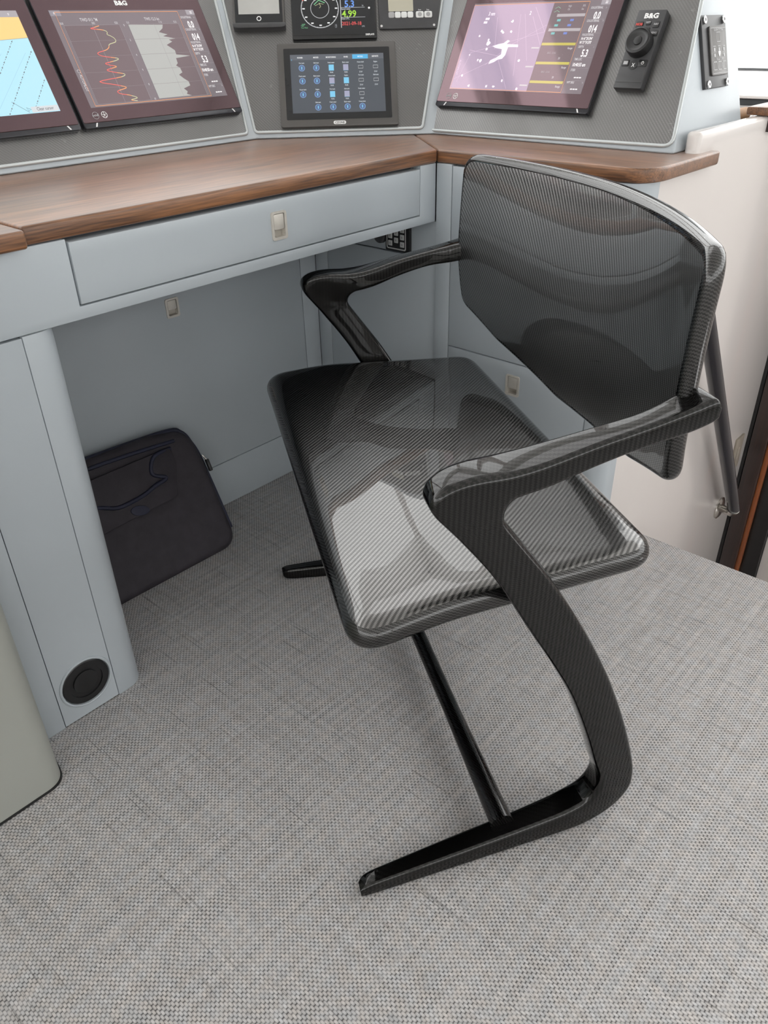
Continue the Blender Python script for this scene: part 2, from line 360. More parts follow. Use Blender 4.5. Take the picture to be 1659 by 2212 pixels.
def mesh_raw(name, V, F, mat, parent):
    me = bpy.data.meshes.new(name); me.from_pydata(V, [], F); me.validate(); me.update(); me.materials.append(mat)
    o = link(bpy.data.objects.new(name, me), parent)
    if len(F) > 1: o['kind'] = 'stuff'      # flat print, too small to pick apart
    return o

# ================================================================== THE SETTING
def struct(o, label, cat): return tag(o, label, cat, kind='structure')
fl = prism('floor', [(-1.8,-1.8),(1.49,-1.8),(1.49,1.46),(-1.8,1.46)], -0.03, 0.0, XY, MAT['carpet'], bev=0.004)
struct(fl, 'grey woven vinyl floor of the pilothouse', 'floor')
struct(box('floor_lower', (1.49,-1.8,-1.25), (2.62,0.62,-1.2), MAT['carpet']), 'lower floor beyond the edge of the woven floor', 'floor')
struct(box('wall_step', (1.44,-1.8,-1.2), (1.486,0.6,-0.031), MAT['white']), 'white riser below the floor edge', 'wall')
# white stairwell bulkhead beside the desk end
ww = prism('wall_stairwell', [(1.362,-1.2),(2.26,-1.2),(2.26,0.825),(1.508,0.825),(1.508,0.789),(1.362,0.766)], 0.60, 0.628, XZ, MAT['white'], bev=0.007, seg=3)
struct(ww, 'white glossy bulkhead wall beside the end of the desk', 'wall')
lw = prism('wall_landing', [(-1.8,-1.2),(0.48,-1.2),(0.48,0.78),(-1.8,0.78)], 2.30, 2.36, YZ, MAT['white'])
struct(lw, 'white wall beyond the dark door frame', 'wall')
dr = thing('door_1', 'dark varnished door frame at the far end of the white bulkhead', 'door frame', (2.28, 0.55, -1.2)); dr['kind'] = 'structure'
box('outer_edge', (2.262,0.592,-1.2), (2.30,0.612,0.78), MAT['black'], dr, 0.003)
box('jamb', (2.258,0.5445,-1.2), (2.32,0.590,0.78), MAT['darkwood'], dr, 0.003)
box('orange_strip', (2.27,0.532,-1.2), (2.32,0.544,0.78), MAT['orangewood'], dr, 0.002)
box('dark_panel', (2.285,0.482,-1.2), (2.33,0.5315,0.78), MAT['black'], dr, 0.002)
# pilothouse shell: walls with window bands, ceiling
def window_wall(n, wall, axis, pos, thick, a0, a1, zb, z0, z1, zt, splits, label, mat):
    """solid wall below/above a window band; axis 0: wall normal x, 1: normal y"""
    def bx(name, p0, p1, za, zc, d0, d1, m, par=None, bev=0.0):
        lo, hi = ((d0, p0, za), (d1, p1, zc)) if axis == 0 else ((p0, d0, za), (p1, d1, zc))
        return box(name, lo, hi, m, par, bev)
    d0, d1 = min(pos, pos+thick), max(pos, pos+thick)
    r = thing(wall, label, 'wall', (pos, (a0+a1)/2, zb) if axis == 0 else ((a0+a1)/2, pos, zb)); r['kind'] = 'structure'
    bx('lower_wall', a0, a1, zb, z0, d0, d1, mat, r); bx('upper_wall', a0, a1, z1, zt, d0, d1, mat, r)
    w = thing('window_%d' % n, 'wide pilothouse window in the %s' % label.split(' wall')[0] + ' wall', 'window', (pos, (a0+a1)/2, z0) if axis == 0 else ((a0+a1)/2, pos, z0)); w['kind'] = 'structure'
    ps = [a0]+splits+[a1]
    for i, p in enumerate(ps):
        h = 0.03
        bx('mullion', max(a0, p-h), min(a1, p+h), z0, z1, d0, d1, MAT['white'], w, 0.004)
    for i in range(len(ps)-1):
        m = (d0+d1)/2; bx('pane', ps[i]+0.03, ps[i+1]-0.03, z0, z1, m-0.003, m+0.003, MAT['pane'], w)
    return r, w
window_wall(1, 'wall_front', 1, 2.15, 0.06, -1.8, 2.46, 0.0, 1.20, 2.08, 2.2, [-0.6, 0.9], 'front wall above the instrument console', MAT['ceiling'])
r_, w2 = window_wall(2, 'wall_right', 0, 2.40, 0.06, -1.8, 2.15, -1.2, 0.815, 2.0, 2.2, [-0.5, 0.35, 1.6], 'right wall past the companionway', MAT['ceiling'])
window_wall(3, 'wall_left', 0, -1.8, -0.06, -1.8, 2.15, 0.0, 1.0, 1.85, 2.2, [-0.5, 0.9], 'left wall of the pilothouse', MAT['ceiling'])
window_wall(4, 'wall_back', 1, -1.8, -0.06, -1.8, 2.4, 0.0, 1.0, 1.85, 2.2, [-0.4, 1.0], 'back wall of the pilothouse', MAT['ceiling'])
cl = prism('ceiling', [(-1.86,-1.86),(2.46,-1.86),(2.46,2.21),(2.32,2.21),(2.32,1.15),(1.12,1.15),(1.12,1.86),(-1.2,1.86),(-1.2,2.21),(-1.86,2.21)], 2.2, 2.24, XY, MAT['ceiling'])
struct(cl, 'white pilothouse ceiling', 'ceiling')
sk = thing('window_5', 'added unseen roof window for bright reflections', 'window', (0.56, 1.65, 2.2)); sk['kind'] = 'structure'  # added, out of view: brightens the reflections on seat and displays
for x, y in ((-1.2, 1.86), (-0.04, 1.86), (1.155, 1.15), (2.32, 1.15)): box('roof_beam', (max(-1.2, x-0.035), y, 2.2), (min(2.32, x+0.035), 2.15, 2.24), MAT['ceiling'], sk)
box('roof_edge', (-1.2, 2.12, 2.2), (2.32, 2.21, 2.24), MAT['ceiling'], sk)
for x, y in ((-1.165, 1.86), (-0.005, 1.86), (1.19, 1.15)): box('pane', (x, y, 2.216), (x+(1.125 if x < 1 else 1.095), 2.12, 2.222), MAT['roofglass'], sk)
box('sill', (2.37,-1.8,0.76), (2.41,2.1,0.812), MAT['dark'], w2, 0.004)
box('sill_cap', (2.36,-1.8,0.812), (2.41,2.1,0.820), MAT['white'], w2, 0.003)

# ================================================================== CABINETRY
def pull(cx_, cz_, plane, parent, w=0.033, h=0.045):
    """flush nickel pull: rounded frame, finger recess below, hinged flap above"""
    f, pos, sgn = plane
    fr = rrect(cx_-w/2, cz_-h/2, cx_+w/2, cz_+h/2, 0.004, 3); ho = rrect(cx_-w/2+0.0045, cz_-h/2+0.0045, cx_+w/2-0.0045, cz_+h/2-0.0035, 0.0025, 3)
    n = len(fr); a = pos-0.0022*sgn; b = pos+0.010*sgn
    V = [f(p, a) for p in fr]+[f(p, a) for p in ho]+[f(p, b) for p in fr]+[f(p, b) for p in ho]; F = []
    for i in range(n):
        j = (i+1) % n
        F += [(i, j, n+j, n+i), (i, 2*n+i, 2*n+j, j), (n+i, n+j, 3*n+j, 3*n+i)]
    r = mesh('pull_handle', V, F, MAT['handle'], parent, smooth=True, sharp=40)
    r['label'] = 'flush satin nickel pull'
    return r
def pull_insides(cx_, cz_, plane, parent, w=0.033, h=0.045):
    f, pos, sgn = plane
    V, F = prismvf(rrect(cx_-w/2+0.004, cz_-h/2+0.004, cx_+w/2-0.004, cz_+h/2-0.003, 0.002, 2), pos+0.0085*sgn, pos+0.0105*sgn, f); mesh('pull_recess', V, F, MAT['handle_in'], parent)
    V, F = prismvf(rrect(cx_-w/2+0.0055, cz_-h/2+0.016, cx_+w/2-0.0055, cz_+h/2-0.0045, 0.002, 2), pos-0.0012*sgn, pos+0.0085*sgn, f)
    V, F = bevel_mesh(V, F, 0.001, 2); mesh('pull_flap', V, F, MAT['handle'], parent, smooth=True, sharp=40)
def plate_with_hole(name, x0, z0, x1, z1, hole, front, back, f, mat, parent, bev=0.0018):
    """door or drawer front with a rectangular cut-out for its pull (two half frames so that each face stays simple)"""
    hx0, hz0, hx1, hz1 = hole
    xs = [x0, hx0, hx1, x1]; zs = [z0, hz0, hz1, z1]; V = []; F = []
    for z in zs:
        for x in xs: V.append(f((x, z), front))
    for z in zs:
        for x in xs: V.append(f((x, z), back))
    for j in range(3):
        for i in range(3):
            if i == 1 and j == 1: continue
            a = j*4+i; F += [(a, a+1, a+5, a+4), (16+a, 16+a+4, 16+a+5, 16+a+1)]
    o = [0,1,2,3,7,11,15,14,13,12,8,4]
    for k in range(12):
        a, b = o[k], o[(k+1) % 12]; F.append((a, b, 16+b, 16+a))
    h = [5, 6, 10, 9]
    for k in range(4):
        a, b = h[k], h[(k+1) % 4]; F.append((a, 16+a, 16+b, b))
    mn = min(V[0], V[15]); 
    bm = bmesh.new(); vs = [bm.verts.new(v) for v in V]
    for q in F: bm.faces.new([vs[i] for i in q])
    bmesh.ops.recalc_face_normals(bm, faces=bm.faces)
    outer = set(tuple(sorted((o[k], o[(k+1) % 12]))) for k in range(12)); bm.verts.index_update()
    es = [e for e in bm.edges if tuple(sorted(v.index for v in e.verts)) in outer]
    bmesh.ops.bevel(bm, geom=es, offset=bev, segments=2, profile=0.5, affect='EDGES')
    bm.verts.index_update(); V = [v.co.copy() for v in bm.verts]; F = [[v.index for v in q.verts] for q in bm.faces]; bm.free()
    return mesh(name, V, F, mat, parent, smooth=True, sharp=40)

# worktop: three varnished boards
wt = thing('worktop', 'varnished reddish brown wooden worktop running round the corner', 'worktop', (1.0, 1.25, 0.766))
ztop = lambda e: max(v.co.z for v in e.verts) > 0.7895 and min(v.co.z for v in e.verts) > 0.7895
prism('board', [(0.4575,1.0285),(1.2985,1.0285),(1.50,1.27),(1.50,1.60),(0.4575,1.60)], 0.766, 0.790, XY, MAT['worktop_x'], wt, 0.0045, 3)
prism('board', round_poly([(0.4550,1.014),(0.4550,1.60),(-1.2,1.60),(-1.2,0.905),(0.25,0.905),(0.315,1.014)], [0,0,0,0,0.03,0.02]), 0.765, 0.7885, XY, MAT['worktop_x'], wt, 0.004, 3)
prism('board', round_poly([(1.3000,1.0285),(1.3000,0.585),(1.572,0.585),(1.572,0.63),(1.80,0.64),(1.80,1.60),(1.503,1.60),(1.503,1.272)], [0,0.062,0,0,0,0,0,0], 9), 0.766, 0.790, XY, MAT['worktop_y'], wt, 0.0045, 3)

# drawer unit under the worktop
du = thing('drawer_unit', 'blue grey apron with one wide drawer under the wooden worktop', 'drawer unit', (0.88, 1.2, 0.656))
prism('apron', [(0.289,0.656),(1.300,0.656),(1.300,0.7655),(1.2525,0.7655),(1.2525,0.6735),(0.5135,0.6735),(0.5135,0.7645),(0.289,0.7645)], 1.0315, 1.060, XZ, MAT['paint'], du, 0.0014)
box('drawer_case', (0.49,1.056,0.662), (1.296,1.388,0.7645), MAT['gap'], du)
drw = plate_with_hole('drawer', 0.516, 0.676, 1.250, 0.7598, (0.8705,0.6985,0.8985,0.7415), 1.0305, 1.052, XZ, MAT['paint'], du)
pull(0.8845, 0.719, (XZ, 1.0305, 1), drw); pull_insides(0.8845, 0.719, (XZ, 1.0305, 1), drw)

# pedestal with round black vent
pc_ = thing('pedestal_cabinet', 'blue grey pedestal with a round black vent at its foot', 'cabinet', (0.38, 1.2, 0))
prism('body', [(0.289,1.040),(0.43,1.040),(0.455,1.06),(0.472,1.10),(0.472,1.40),(0.289,1.40)], 0.0, 0.6555, XY, MAT['gap'], pc_)
prism('rounded_edge', [(0.4234,1.0315),(0.444,1.0315)]+arc(0.444,1.0665,0.035,-90,0,8)[1:]+[(0.479,1.395),(0.462,1.395),(0.462,1.10),(0.4234,1.05)], 0.0, 0.6545, XY, MAT['paint'], pc_, 0.001)
hole = dict(x=0.3745, z=0.068, r=0.0445)
def plate_round_hole(name, x0, z0, x1, z1, hx, hz, r, front, back, mat, parent, n=40):
    V = []; F = []
    an = [2*math.pi*k/n for k in range(n)]
    def sq(a):
        c, s = math.cos(a), math.sin(a); t = []
        if c > 1e-9: t.append((x1-hx)/c)
        if c < -1e-9: t.append((x0-hx)/c)
        if s > 1e-9: t.append((z1-hz)/s)
        if s < -1e-9: t.append((z0-hz)/s)
        k = min(t); return hx+k*c, hz+k*s
    corners = [(x1,z1),(x0,z1),(x0,z0),(x1,z0)]
    an = sorted(an+[math.atan2(c[1]-hz, c[0]-hx) % (2*math.pi) for c in corners]); n = len(an)
    for a in an:
        i = (hx+r*math.cos(a), hz+r*math.sin(a)); o = sq(a)
        V += [XZ(i, front), XZ(o, front), XZ(i, back), XZ(o, back)]
    for k in range(n):
        j = (k+1) % n; a, b = 4*k, 4*j
        F += [(a, a+1, b+1, b), (a+2, b+2, b+3, a+3), (a, b, b+2, a+2), (a+1, a+3, b+3, b+1)]
    return mesh(name, V, F, mat, parent)
dr1 = plate_round_hole('door', 0.3216, 0.002, 0.4222, 0.6530, hole['x'], hole['z'], hole['r'], 1.0318, 1.044, MAT['paint'], pc_)
box('filler_panel', (0.2885,1.0315,0.0), (0.3204,1.042,0.6545), MAT['paint'], pc_, 0.001)
def disc(name, x, z, prof, f, mat, parent, n=40):
    """turned profile (radius, depth) around an axis through (x, z)"""
    V = []; F = []; m = len(prof)
    for r, d in prof:
        for k in range(n): V.append(f((x+r*math.cos(2*math.pi*k/n), z+r*math.sin(2*math.pi*k/n)), d))
    for i in range(m-1):
        for k in range(n): F.append((i*n+k, i*n+(k+1) % n, (i+1)*n+(k+1) % n, (i+1)*n+k))
    F.append(list(range((m-1)*n, m*n)))
    return mesh(name, V, F, mat, parent, smooth=True, sharp=35)
vt = disc('round_vent', hole['x'], hole['z'], [(0.0415,1.042),(0.0415,1.0312),(0.040,1.0302),(0.030,1.0305),(0.0295,1.0330),(0.022,1.0335),(0.0215,1.0312),(0.012,1.0305)], XZ, MAT['black'], pc_)
vt['label'] = 'round black vent cover'
disc('vent_ring', hole['x'], hole['z'], [(0.0475,1.0318),(0.0470,1.0296),(0.0452,1.0288),(0.0432,1.0294),(0.0428,1.036)], XZ, MAT['paint'], vt)
# nearer rounded cabinet
fc = thing('rounded_cabinet', 'pale rounded cabinet end standing proud of the vented pedestal', 'cabinet', (-0.2, 1.1, 0))
fcp = round_poly([(0.286,1.031),(0.262,0.931),(-1.2,0.931),(-1.2,1.40),(0.26,1.40),(0.26,1.045)], [0,0.034,0,0,0,0], 10)
prism('body', fcp, 0.0, 0.7645, XY, MAT['pale'], fc)
prism('foot_shadow_strip', round_poly([(0.285,1.030),(0.2645,0.9295),(0.15,0.9295),(0.15,1.03)], [0,0.034,0,0], 10), -0.001, 0.004, XY, MAT['black'], fc)  # black strip standing in for the shadow line at the foot

# kneehole back cabinet
kc = thing('kneehole_cabinet', 'blue grey locker front at the back of the kneehole', 'cabinet', (0.88, 1.42, 0))
box('carcass', (0.40,1.410,0.0), (1.56,1.46,0.766), MAT['gap'], kc)
kd = plate_with_hole('door', 0.482, 0.1135, 1.2555, 0.760, (0.8795,0.4905,0.9075,0.5240), 1.4000, 1.414, XZ, MAT['paint'], kc)
pull(0.8935, 0.507, (XZ, 1.4000, 1), kd, 0.032, 0.040); pull_insides(0.8935, 0.507, (XZ, 1.4000, 1), kd, 0.032, 0.040)
box('toe_panel', (0.478,1.4005,0.0), (1.2555,1.414,0.1115), MAT['paint'], kc, 0.001)
box('stile', (1.2570,1.4000,0.0), (1.306,1.414,0.766), MAT['paint'], kc, 0.001)

# side cabinet (right)
sc_ = thing('side_cabinet', 'blue grey side cabinet with rounded corner next to the white bulkhead', 'cabinet', (1.42, 1.0, 0))
prism('carcass', round_poly([(1.312,1.408),(1.312,0.606),(1.56,0.606),(1.56,1.408)], [0,0.045,0,0], 8), 0.0, 0.7655, XY, MAT['gap'], sc_)
def px(name, y0, y1, z0, z1, x=1.300, bev=0.0016, par=sc_): return box(name, (x, y0, z0), (x+0.013, y1, z1), MAT['paint'], par, bev)
px('kneehole_strip', 1.3575, 1.399, 0.0, 0.655, 1.3055)
px('kneehole_panel', 1.0325, 1.3560, 0.0, 0.577, 1.3055)
px('hatch_panel', 1.0325, 1.262, 0.5795, 0.655, 1.3045)
px('hatch_filler', 1.2645, 1.3560, 0.5795, 0.655, 1.3055)
px('stile', 0.9925, 1.0300, 0.0, 0.7655)
px('upper_door', 0.6505, 0.9908, 0.4045, 0.7630)
sd = plate_with_hole('lower_door', 0.6505, 0.002, 0.9908, 0.4025, (0.8065,0.3365,0.8345,0.3755), 1.300, 1.313, YZ, MAT['paint'], sc_)
pull(0.8205, 0.356, (YZ, 1.300, 1), sd); pull_insides(0.8205, 0.356, (YZ, 1.300, 1), sd)
cor = [(1.300,0.6485)]+[(1.300,0.640)]+arc(1.343,0.640,0.043,180,270,8)[1:]+[(1.3595,0.597),(1.3595,0.612),(1.343,0.612)]+arc(1.343,0.640,0.028,270,180,6)[1:]+[(1.315,0.6485)]
prism('rounded_corner', cor, 0.0, 0.7655, XY, MAT['paint'], sc_)

# keypad and knob on the hatch panel
kp = thing('keypad', 'small black keypad with pale framed keys inside the kneehole', 'keypad', (1.3045, 1.131, 0.58))
box('housing', (1.2955,1.0965,0.5815), (1.3045,1.1650,0.652), MAT['black'], kp, 0.003)
fr = rrect(1.1055,0.5865,1.1600,0.650,0.004,3); fi = rrect(1.1080,0.5890,1.1575,0.6475,0.003,3); n = len(fr)
mesh('key_frame', [YZ(p, 1.2950) for p in fr]+[YZ(p, 1.2950) for p in fi], [(i, (i+1) % n, n+(i+1) % n, n+i) for i in range(n)], MAT['key_lit'], kp)
for ci, cy_ in enumerate((1.1495, 1.1328, 1.1160)):
    for ri in range(4):
        z = 0.5985+ri*0.0150+(0.0072 if ci == 1 else 0)
        if z > 0.645: continue
        kx = box('key', (1.2938,cy_-0.0055,z-0.0055), (1.2956,cy_+0.0055,z+0.0055), MAT['key_lit'], kp, 0.001)
        V, F = textvf('EXP2B1UYN0AK'[ci*4+ri]+'8', 0.006, 'CENTER', 0.6)
        mesh('key_mark', [(1.2936, cy_-a, z-0.002+b) for a, b in V], F, MAT['ink_dark'], kx)
kn = thing('round_knob', 'dark round knob beside the small keypad in the kneehole', 'knob', (1.3045, 1.183, 0.606))
disc('cap', 1.184, 0.609, [(0.0175,1.3045),(0.0165,1.297),(0.013,1.2945),(0.006,1.294)], YZ, MAT['dark'], kn)

# ================================================================== INSTRUMENT CONSOLE
K = 0.54
CB = (0.6990, 0.7151)                       # back direction of the diagonal face
CC = 1.3315*CB[0] + 1.3215*CB[1]
def corner_lm(z): y = 1.447+K*(z-0.79); return ((CC+K*(z-0.79)-CB[1]*y)/CB[0], y)
def corner_mr(z): x = 1.478+K*(z-0.79); return (x, (CC+K*(z-0.79)-CB[0]*x)/CB[1])
ZB, ZT = 0.790, 1.12
con = thing('instrument_console', 'blue grey three sided console with carbon instrument panels above the worktop', 'console', (1.4, 1.5, 0.79))
def ring_at(z):
    t = z-0.79; return [(-1.2, 1.447+K*t), corner_lm(z), corner_mr(z), (1.478+K*t, 0.632+0.28*t)]
b0, b1 = ring_at(ZB), ring_at(ZT); bk0 = [(1.80,0.632),(1.80,1.95),(-1.2,1.95)]; bk1 = [(1.80,0.632+0.28*(ZT-0.79)),(1.80,1.95),(-1.2,1.95)]
V = [(*p, ZB) for p in b0+bk0]+[(*p, ZT) for p in b1+bk1]
F = [list(range(7))[::-1], list(range(7, 14))]+[(i, (i+1) % 7, 7+(i+1) % 7, 7+i) for i in range(7)]
V, F = bevel_mesh(V, F, 0.006, 3)
mesh('housing', V, F, MAT['paint'], con, smooth=True, sharp=35)
class Plane:
    def __init__(s, o, h):
        s.o = Vector(o); s.h = Vector(h).normalized(); b = Vector((-s.h.y, s.h.x, 0))
        s.v = (b*K+Vector((0, 0, 1))).normalized(); s.n = s.h.cross(s.v)
    def mat(s, h, v, n=0.0):
        p = s.o+s.h*h+s.v*v+s.n*n
        return Matrix(((s.h.x, s.v.x, s.n.x, p.x), (s.h.y, s.v.y, s.n.y, p.y), (s.h.z, s.v.z, s.n.z, p.z), (0, 0, 0, 1)))
PL = Plane((1.0,1.447,0.79), (1,0,0)); PM = Plane((1.3315,1.3215,0.79), (CB[1],-CB[0],0)); PR = Plane((1.478,1.0,0.79), (0,-1,0))
def carbon_panel(pl, pts, rad):
    po = round_poly(pts, rad, 5); mt = pl.mat(0, 0)
    V, F = prismvf(po, -0.001, 0.0022, lambda p, n: tuple(mt @ Vector((p[0], p[1], n))))
    o = mesh('carbon_panel', V, F, MAT['carb_panel'], con)
    # re-base so that the cloth runs in the panel's own axes
    inv = (con.matrix_basis.inverted() @ mt); o.data.transform(inv.inverted()); o.matrix_basis = inv
    tr = tube('trim', [(p[0], p[1], 0.0014) for p in po], 0.0036, MAT['trim'], o, 8, local=True, closed=True)
    return o
carbon_panel(PL, [(-2.1,0.014),(0.181,0.014),(0.246,0.340),(-2.1,0.340)], 0.010)
carbon_panel(PM, [(-0.184,0.014),(0.179,0.014),(0.246,0.340),(-0.246,0.340)], 0.010)
carbon_panel(PR, [(-0.194,0.008),(0.360,0.013),(0.308,0.340),(-0.256,0.340)], 0.016)

# ---------------------------------------------------------------- displays
N0 = 0.0022
def chart_display(pl, hc, label):
    W, Hh, vb = 0.184, 0.236, 0.055
    d = thing('chart_display', label, 'display', mat=pl.mat(hc, vb, N0))
    def lp(name, poly, a, b, mat, bev=0.0, seg=2): return prism(name, poly, a, b, XY, mat, d, bev, seg, local=True)
    lp('housing', rrect(-W, 0.0, W, Hh, 0.004, 3), -0.001, 0.012, MAT['bezel_edge'], 0.003, 2)
    lp('glass', rrect(-W+0.0015, 0.009, W-0.0015, Hh-0.004, 0.003, 3), 0.0115, 0.0130, MAT['glass_black'], 0.0006, 1)
    cv = Canvas(d, hc, vb, 0.0130)
    for s in (-1, 1):
        x = hc+s*(W-0.022); cv.poly('corner_mark', MAT['ink'], [(x, vb+0.0015), (x+0.003, vb+0.0015), (x+0.003-s*0.004, vb+0.0085), (x-s*0.004, vb+0.0085)], -0.0008)
    cv.text('logo', MAT['ink'], 'B&G', hc-0.002, vb+0.2175, 0.0115, 'CENTER', 1.25, 0.045)
    x = hc-W+0.030
    cv.text('power_mark', MAT['ink_grey'], 'on/off', x, vb+0.0195, 0.006, 'CENTER', 0.9, 0.02)
    cv.ring('power_mark', MAT['ink_grey'], x, vb+0.021, 0.0062, 0.0006); 
    cv.ring('wheel_mark', MAT['ink'], x+0.018, vb+0.021, 0.0056, 0.0009)
    for k in range(5):
        a = math.radians(90+72*k); cv.line('wheel_mark', MAT['ink'], [(x+0.018, vb+0.021), (x+0.018+0.005*math.cos(a), vb+0.021+0.005*math.sin(a))], 0.0009)
    return d, cv
W1 = LIT((0.95, 0.95, 0.95)); G1 = LIT((0.55, 0.56, 0.57)); G2 = LIT((0.30, 0.30, 0.31)); BG1 = LIT((0.095, 0.088, 0.092)); BG2 = LIT((0.13, 0.135, 0.145))
ORG = LIT((0.85, 0.36, 0.12)); SAGE = LIT((0.40, 0.45, 0.42)); REDL = LIT((0.80, 0.13, 0.10)); LIME = LIT((0.55, 0.58, 0.33)); YEL = LIT((0.75, 0.62, 0.10))
def data_column(cv, x, time, slant=0.0, oh=0.0, full=False):
    n = 'data_column'
    cv.rect(n, BG2, x+0.0, 0.090, x+0.040, 0.2630, 0.0003); cv.rect('menu_tile', LIT((0.30, 0.31, 0.33)), x+0.020, 0.2535, x+0.040, 0.263, 0.0004)
    for k in range(3): cv.rect('menu_tile', W1, x+0.029, 0.2555+k*0.0018, x+0.034, 0.2563+k*0.0018, 0.0006)
    def t(s, xx, y, sz, al='LEFT', m=W1, sx=0.62, b=0.03): cv.text('readout', m, s, x+xx, y, sz, al, sx, b)
    t('SOG.EXTERNAL', 0.002, 0.2465, 0.0058, m=G1); t('kn', 0.033, 0.2465, 0.005, m=G2)
    t('0.0', 0.020, 0.2280, 0.0185, 'CENTER')
    t('COG.EXTERNAL', 0.002, 0.2225, 0.0058, m=G1); t('\u00b0M', 0.034, 0.2225, 0.005, m=G2)
    t('014', 0.020, 0.2035, 0.0185, 'CENTER')
    t('POS.EXTERNAL', 0.002, 0.1970, 0.0058, m=G1)
    t('N 41\u00b029.394\'', 0.0025, 0.1895, 0.0072); t('W 71\u00b019.370\'', 0.0015, 0.1825, 0.0072)
    t('DEPTH', 0.002, 0.1750, 0.0060, m=G1); t('m', 0.034, 0.1750, 0.005, m=G2)
    t('5.3', 0.020, 0.1590, 0.0185, 'CENTER')
    t('TIME LOC', 0.002, 0.1520, 0.0060, m=G1); t(time, 0.0015, 0.1410, 0.0088, sx=0.66)
    t('STEER', 0.002, 0.1320, 0.0060, m=G1); t('WPT BRG', 0.002, 0.1090, 0.0060, m=G1); t('\u00b0M', 0.034, 0.1090, 0.005, m=G2)
    for v in (0.1190, 0.0975):
        for k in range(3): cv.rect('readout', W1, x+0.014+k*0.0055, v, x+0.0185+k*0.0055, v+0.0022, 0.0005)
    for v in (0.252, 0.227, 0.2015, 0.180, 0.157, 0.1375, 0.114): cv.rect('divider', G2, x+0.012, v, x+0.038, v+0.0004, 0.0005)
# --- wind history display
dB, cv = chart_display(PL, -0.0025, 'chart display showing a red wind trace and grey graph')
cv.rect('screen', BG2, -0.159, 0.090, 0.157, 0.2635, 0.0001)
cv.rect('menu_tile', LIT((0.22, 0.24, 0.27)), -0.159, 0.2535, -0.1375, 0.2635, 0.0003); cv.text('menu_tile', W1, '\u2261', -0.1505, 0.2555, 0.008, 'CENTER')
cv.line('focus_frame', ORG, [(-0.1485,0.0925),(0.117,0.0925),(0.117,0.2600),(-0.1485,0.2600)], 0.0011, 0.0006, True)
cv.rect('plot_area', BG1, -0.142, 0.0950, -0.027, 0.2365, 0.0003); cv.rect('plot_area', BG1, -0.008, 0.0950, 0.108, 0.2365, 0.0003)
for bx_ in ((-0.142, -0.027), (-0.008, 0.108)):
    cv.line('grid', G2, [(bx_[0],0.095),(bx_[1],0.095),(bx_[1],0.2365),(bx_[0],0.2365)], 0.0007, 0.0005, True)
    for k in range(1, 5): cv.rect('grid', LIT((0.20,0.20,0.205)), bx_[0], 0.095+k*0.0283, bx_[1], 0.0955+k*0.0283, 0.00045)
    cv.rect('grid', G2, (bx_[0]+bx_[1])/2, 0.095, (bx_[0]+bx_[1])/2+0.0006, 0.2365, 0.00045)
cv.text('readout', G1, 'TWD 011 \u00b0M', -0.105, 0.2435, 0.0080, 'LEFT', 0.8, 0.02); cv.text('readout', G1, 'TWS 12.3 kn', 0.033, 0.2435, 0.0080, 'LEFT', 0.8, 0.02)
for x, s in ((-0.148,'350'),(-0.084,'005'),(-0.036,'020')): cv.text('readout', G1, s, x, 0.2380, 0.0058, 'LEFT', 0.8, 0.01)
for x, s in ((-0.010,'5.0'),(0.062,'11.0'),(0.097,'15.0')): cv.text('readout', G1, s, x, 0.2380, 0.0058, 'LEFT', 0.8, 0.01)
for k, s in enumerate(('0','2','4','6','8','10')): cv.text('readout', G1, s, -0.0175, 0.2335-k*0.0278, 0.0055, 'CENTER', 0.8, 0.02)
cv.text('readout', G1, 'AUTOPILOT', -0.1535, 0.150, 0.0075, 'LEFT', 0.75, 0.02, rot=-math.pi/2); cv.ring('readout', G1, -0.1515, 0.1555, 0.0030, 0.0007); 
tr1 = [(-0.071,0.235),(-0.086,0.2315),(-0.090,0.2300),(-0.066,0.2270),(-0.060,0.2230),(-0.062,0.2190),(-0.056,0.2160),(-0.050,0.2110),(-0.051,0.2050),(-0.066,0.2010),(-0.070,0.1955),(-0.078,0.1910),(-0.098,0.1860),(-0.090,0.1800),(-0.061,0.1750),(-0.068,0.1710),(-0.091,0.1670),(-0.084,0.1635),(-0.071,0.1600),(-0.094,0.1550),(-0.080,0.1500),(-0.061,0.1460),(-0.070,0.1410),(-0.119,0.1350),(-0.085,0.1265),(-0.069,0.1210),(-0.090,0.1160),(-0.088,0.1110),(-0.070,0.1070),(-0.055,0.1010),(-0.070,0.0980),(-0.057,0.0955)]
sm = catmull(tr1, 4)
for i in range(len(sm)-1):
    x = sm[i][0]; m = REDL if x < -0.079 else (ORG if x < -0.068 else LIME)
    cv.line('wind_trace', m, [sm[i], sm[i+1]], 0.0014, 0.0007)
tr2 = [(0.070,0.2350),(0.066,0.2280),(0.054,0.2210),(0.072,0.2160),(0.060,0.2130),(0.086,0.2080),(0.070,0.2060),(0.076,0.2020),(0.060,0.1960),(0.068,0.1900),(0.074,0.1850),(0.073,0.1770),(0.105,0.1735),(0.069,0.1700),(0.068,0.1600),(0.062,0.1560),(0.069,0.1510),(0.070,0.1420),(0.060,0.1380),(0.068,0.1300),(0.076,0.1240),(0.076,0.1160),(0.058,0.1110),(0.064,0.1050),(0.060,0.1000),(0.070,0.0965)]
cv.poly('wind_speed_area', SAGE, [(-0.0075,0.2360)]+[(-0.0075,0.0960)][:0]+tr2+[(-0.0075,0.0960)], 0.0004)
data_column(cv, 0.1175, '10:40:50 am')
cv.build()
